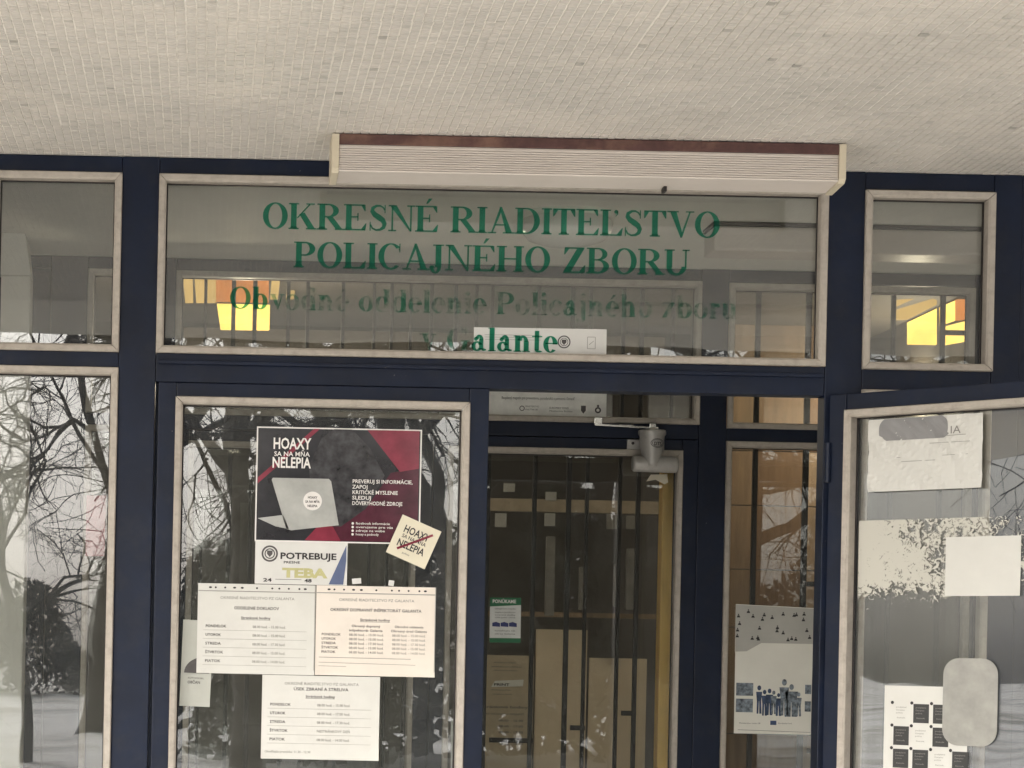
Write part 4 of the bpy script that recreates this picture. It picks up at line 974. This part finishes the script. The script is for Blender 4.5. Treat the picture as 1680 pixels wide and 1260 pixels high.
# tan panelling behind the inner side pane
pn = empty('wood_panelling', (0, 0, 0)); tag(pn, 'tan wooden panelling behind the inner side pane at the right', 'panelling')
Yp = 8.92
zc = [.12, RZ(1260, 1205, Yp), RZ(1260, 1030, Yp), RZ(1260, 935, Yp), RZ(1260, 830, Yp), RZ(1260, 740, Yp), RZ(1260, 640, Yp), RZ(1260, 525, Yp), RZ(1260, 440, Yp)]
xc = [RX(1155, 800, Yp), RX(1240, 800, Yp), RX(1325, 800, Yp), RX(1390, 800, Yp)]
tones_ = [M_WOOD, plain('tan_board_light', (0.30, 0.22, 0.145), 0.5, 0.2, 8, stretch=(6, 6, .8)), plain('tan_board_dark', (0.19, 0.12, 0.07), 0.55, 0.2, 8, stretch=(6, 6, .8))]
for i in range(len(xc) - 1):
    for j in range(len(zc) - 1):
        MB().box(xc[i] + .002, xc[i + 1] - .002, Yp + random.uniform(0, .006), Yp + .02, zc[j] + .002, zc[j + 1] - .002, .002).build('panel', tones_[(i * 2 + j * 3 + (j > 4)) % 3], pn)
# tan boards seen through the inner transom
for k, (x0, y0, x1, y1) in enumerate(((300, 545, 1090, 640), (300, 500, 1090, 525))):
    board('wall_board', ('lower', 'upper')[k] + ' long tan board across the hall behind the inner transom', 'board', x0, y0, x1, y1, plain('dull_board', (0.15, 0.125, 0.10), 0.6) if k == 0 else plain('dark_board', (0.085, 0.075, 0.065), 0.6), Y=9.0 + .2 * k, t=.03)
# lit lamps of the hall
E1 = emit('lamp_yellow', (1.0, 0.60, 0.12), 1.25, .45); E2 = emit('lamp_orange', (0.75, 0.24, 0.045), 0.6, .5); E3 = emit('lamp_cream', (0.75, 0.46, 0.15), 0.55, .4)
Yl = 8.0
def lit(root, name, pts, mat, Y, t=.02):
    front_ = [(RX(a, b, Y), Y, RZ(a, b, Y)) for a, b in pts]; back = [(x, Y + t, z) for x, y_, z in front_]; n = len(pts)
    MB().add(front_ + back, [tuple(range(n)), tuple(range(n, 2 * n))[::-1]] + [(i, n + i, n + (i + 1) % n, (i + 1) % n) for i in range(n)]).build(name, mat, root)
la = empty('lit_lamp', (0, 0, 0)); tag(la, 'glowing yellow and orange hall lamp at the left end of the inner transom', 'lamp', 'glowing hall lamps')
lit(la, 'yellow_pane', [(356, 498), (443, 500), (442, 541), (362, 540)], E1, Yl); lit(la, 'orange_pane', [(354, 455), (441, 457), (441, 496), (355, 494)], E2, Yl + .03)
for k in range(3): lit(la, 'cream_pane', [(300 + 19 * k, 455), (316 + 19 * k, 455), (317 + 19 * k, 496), (304 + 18 * k, 496)], E3, Yl + .02)
for k in range(4): lit(la, 'cream_pane', [(446 + 27 * k, 455), (460 + 27 * k, 455), (456 + 26 * k, 490), (443 + 26 * k, 490)], E3, Yl + .02 + .3 * k)
lb = empty('lit_lamp', (0, 0, 0)); tag(lb, 'glowing yellow slanted hall lamp behind the small right transom pane', 'lamp', 'glowing hall lamps')
lit(lb, 'yellow_pane', [(1491, 528), (1537, 506), (1537, 565), (1491, 564)], E1, Yl); lit(lb, 'yellow_pane', [(1544, 503), (1567, 493), (1567, 526), (1544, 534)], E1, Yl); lit(lb, 'yellow_pane', [(1544, 537), (1583, 527), (1583, 545), (1544, 544)], E1, Yl); lit(lb, 'yellow_pane', [(1544, 550), (1583, 550), (1583, 560), (1544, 567)], E1, Yl)
lit(lb, 'cream_pane', [(1466, 492), (1500, 490), (1466, 505)], E3, Yl); lit(lb, 'cream_pane', [(1470, 508), (1530, 490), (1537, 492), (1537, 500), (1490, 524), (1470, 524)], E3, Yl); lit(lb, 'orange_pane', [(1570, 491), (1583, 491), (1583, 524), (1570, 525)], E2, Yl)
def hall_light(root, px, py, Y, watt):
    d = bpy.data.lights.new('hall_bulb', 'POINT'); d.energy = watt; d.color = (1.0, .84, .62); d.shadow_soft_size = .04
    o = bpy.data.objects.new('hall_bulb', d); C.objects.link(o); o.parent = root; o.location = (RX(px, py, Y), Y, RZ(px, py, Y))
hall_light(la, 400, 622, Yl - .12, 8.0); hall_light(lb, 1500, 650, Yl + .55, 6.0)
# pale column in the vestibule
cl = empty('column', (RX(22, 900, 6.7), 6.7, .104)); tag(cl, 'pale painted column inside the vestibule at the left edge', 'column')
MB().box(-.055, .035, 0, .1, 0, 2.64, .006).build('shaft', M_CEIL, cl); 
MB().add([(-.055, 0, 2.641), (.035, 0, 2.641), (.035, .1, 2.641), (-.055, .1, 2.641), (-.20, -.05, 2.758), (.02, -.05, 2.758), (.02, .1, 2.758), (-.20, .1, 2.758)], [(3, 2, 1, 0), (4, 5, 6, 7), (0, 1, 5, 4), (1, 2, 6, 5), (2, 3, 7, 6), (3, 0, 4, 7)]).build('haunch', M_CEIL, cl)
# pink sheet hung inside the left window
Sheet('notice', 'pink sheet hanging inside the left lower window', 'notice', (RX(140, 912, 6.9), 6.9, RZ(140, 912, 6.9)), .06, .19, plain('pink_paper', (0.60, 0.22, 0.25), 0.6))

# ==================================================================== STREET BEHIND THE VIEWER (seen in the glass)
M_BARK = plain('bark', (0.060, 0.050, 0.043), 0.9, 0.3, 20, 0.3)
def tree_meshes(seed, h):
    r = random.Random(seed); trunk = MB(); crown = MB()
    def grow(mb, p, d, L, r0, lev, n):
        k = 5 if lev == 0 else (4 if lev < 3 else 3)
        pts = [p]; q_ = Vector(p); dd = Vector(d)
        for i in range(k):
            wob = .10 if lev == 0 else .30
            dd = (dd + Vector((r.gauss(0, wob), r.gauss(0, wob), r.gauss(0, wob) + (.05 if lev < 2 else -.06 if lev > 2 else 0)))).normalized()
            q_ = q_ + dd * L / k; pts.append(q_.copy())
        rs = [max(.004, r0 * (1 - .62 * i / k)) for i in range(k + 1)]
        mb.tube(pts, rs, n, cap=False)
        return pts, rs, dd
    def rec(p, d, L, r0, lev):
        pts, rs, dd = grow(trunk if lev == 0 else crown, p, d, L, r0, lev, (9, 6, 5, 3, 3, 3)[lev])
        if lev == 4: return
        cnt = (11, 7, 6, 6)[lev]
        for c in range(cnt):
            f = (.28 if lev == 0 else .25) + (1 - (.28 if lev == 0 else .25)) * (c + r.random() * .8) / cnt
            i = min(len(pts) - 2, int(f * (len(pts) - 1))); tt = f * (len(pts) - 1) - i
            b = pts[i].lerp(pts[i + 1], min(1, tt)) if isinstance(pts[i], Vector) else Vector(pts[i]).lerp(pts[i + 1], min(1, tt))
            ax_ = dd.cross(Vector((r.gauss(0, 1), r.gauss(0, 1), r.gauss(0, 1)))).normalized()
            ang = r.uniform(.55, 1.15) if lev == 0 else r.uniform(.4, 1.05)
            nd = Matrix.Rotation(ang, 3, ax_) @ dd
            rec(b, nd, L * (r.uniform(.42, .62) if lev == 0 else r.uniform(.38, .62)), rs[i] * (.55 if lev < 2 else .6), lev + 1)
    rec(Vector((0, 0, -.05)), Vector((0, 0, 1)), h, h * .022, 0)
    mt, mc = trunk.mesh('trunk', True), crown.mesh('crown', True)
    mt.materials.append(M_BARK); mc.materials.append(M_BARK); return mt, mc
tm = [tree_meshes(s_, 8.5) for s_ in (21, 34, 55)]
spots = [(-3.3, -12, 1.05, 'nearest'), (0.6, -17, 1.2, 'second'), (3.4, -13, 1.0, 'third'), (6.6, -16, 1.25, 'fourth'), (10.0, -13, 1.1, 'fifth'), (2.2, -27, 1.5, 'sixth'), (-14, -6, 1.1, 'seventh'), (-19, 1.5, 1.2, 'eighth'), (-2.2, -30, 1.5, 'ninth'), (7.5, -31, 1.5, 'tenth'), (-2.55, -20, .52, 'smallest')]
for i, (x, y_, s_, w_) in enumerate(spots):
    t = empty('bare_tree', (x, y_, 0), rad(77 * i)); t.scale = (s_,) * 3
    tag(t, '%s bare winter tree across the street, mirrored in the entrance glass' % w_, 'tree', 'bare trees mirrored in the glass')
    for nm, me in zip(('trunk', 'crown'), tm[i % 3]):
        o = bpy.data.objects.new(nm, me); C.objects.link(o); o.parent = t
# evergreen bushes and a far belt of trees
M_EVER = plain('evergreen', (0.055, 0.06, 0.045), 0.8, 0.4, 6)
def bush(name, label, x, y_, rx_, ry_, h, nleaf, seed, size, kind=None):
    r = random.Random(seed); mb = MB()
    for k in range(nleaf):
        th, u_ = r.uniform(0, 6.283), r.random() ** .5; zt = r.random() ** .8
        rad_ = u_ * (1 - zt ** 2.2 * .75) * (1 + .25 * math.sin(3 * th + 5 * zt + seed))
        p = Vector((math.cos(th) * rx_ * rad_, math.sin(th) * ry_ * rad_, zt * h))
        a = Vector((r.gauss(0, 1), r.gauss(0, 1), r.gauss(0, 1))).normalized() * size * r.uniform(.5, 1.3); b = a.cross(Vector((r.gauss(0, 1), r.gauss(0, 1), r.gauss(0, 1)))).normalized() * size * .5
        mb.add([p - a, p + b, p + a, p - b], [(0, 1, 2, 3)])
    return mb
def evergreen(label, x, y_, rx_, h, seed, cnt=4200):
    t = empty('evergreen_tree', (x, y_, 0)); tag(t, label, 'tree', 'evergreens mirrored in the glass')
    MB().tube([(0, 0, 0), (0, 0, h * .5), (0, 0, h * .95)], [.14, .1, .02], 7).build('trunk', M_BARK, t)
    bush('', '', x, y_, rx_, rx_, h, cnt, seed, .20).build('crown', M_EVER, t)
evergreen('broad evergreen mirrored in the closed leaf', 1.6, -23, 2.2, 4.9, 4)
evergreen('tall evergreen mirrored in the doorway', 5.6, -24, 2.0, 5.2, 5)
hm = MB(); r_ = random.Random(9)
for k in range(60000):
    x = r_.uniform(-60, 60); top = 4.2 + 1.6 * math.sin(x * .31) + 1.1 * math.sin(x * .83 + 1) + .7 * math.sin(x * 2.1 + 2)
    p = Vector((x, r_.uniform(-3, 3), top * r_.random() ** .7))
    a = Vector((r_.gauss(0, 1), r_.gauss(0, 1), r_.gauss(0, 1))).normalized() * r_.uniform(.12, .32); b = a.cross(Vector((r_.gauss(0, 1), r_.gauss(0, 1), r_.gauss(0, 1)))).normalized() * .09
    hm.add([p - a, p + b, p + a, p - b], [(0, 1, 2, 3)])
hb = hm.build('tree_belt', plain('winter_twigs', (0.085, 0.078, 0.068), 0.9, 0.3, 3)); hb.location = (0, -70, 0); hb['kind'] = 'stuff'; hb['label'] = 'far belt of dark trees across the street'; hb['category'] = 'trees'
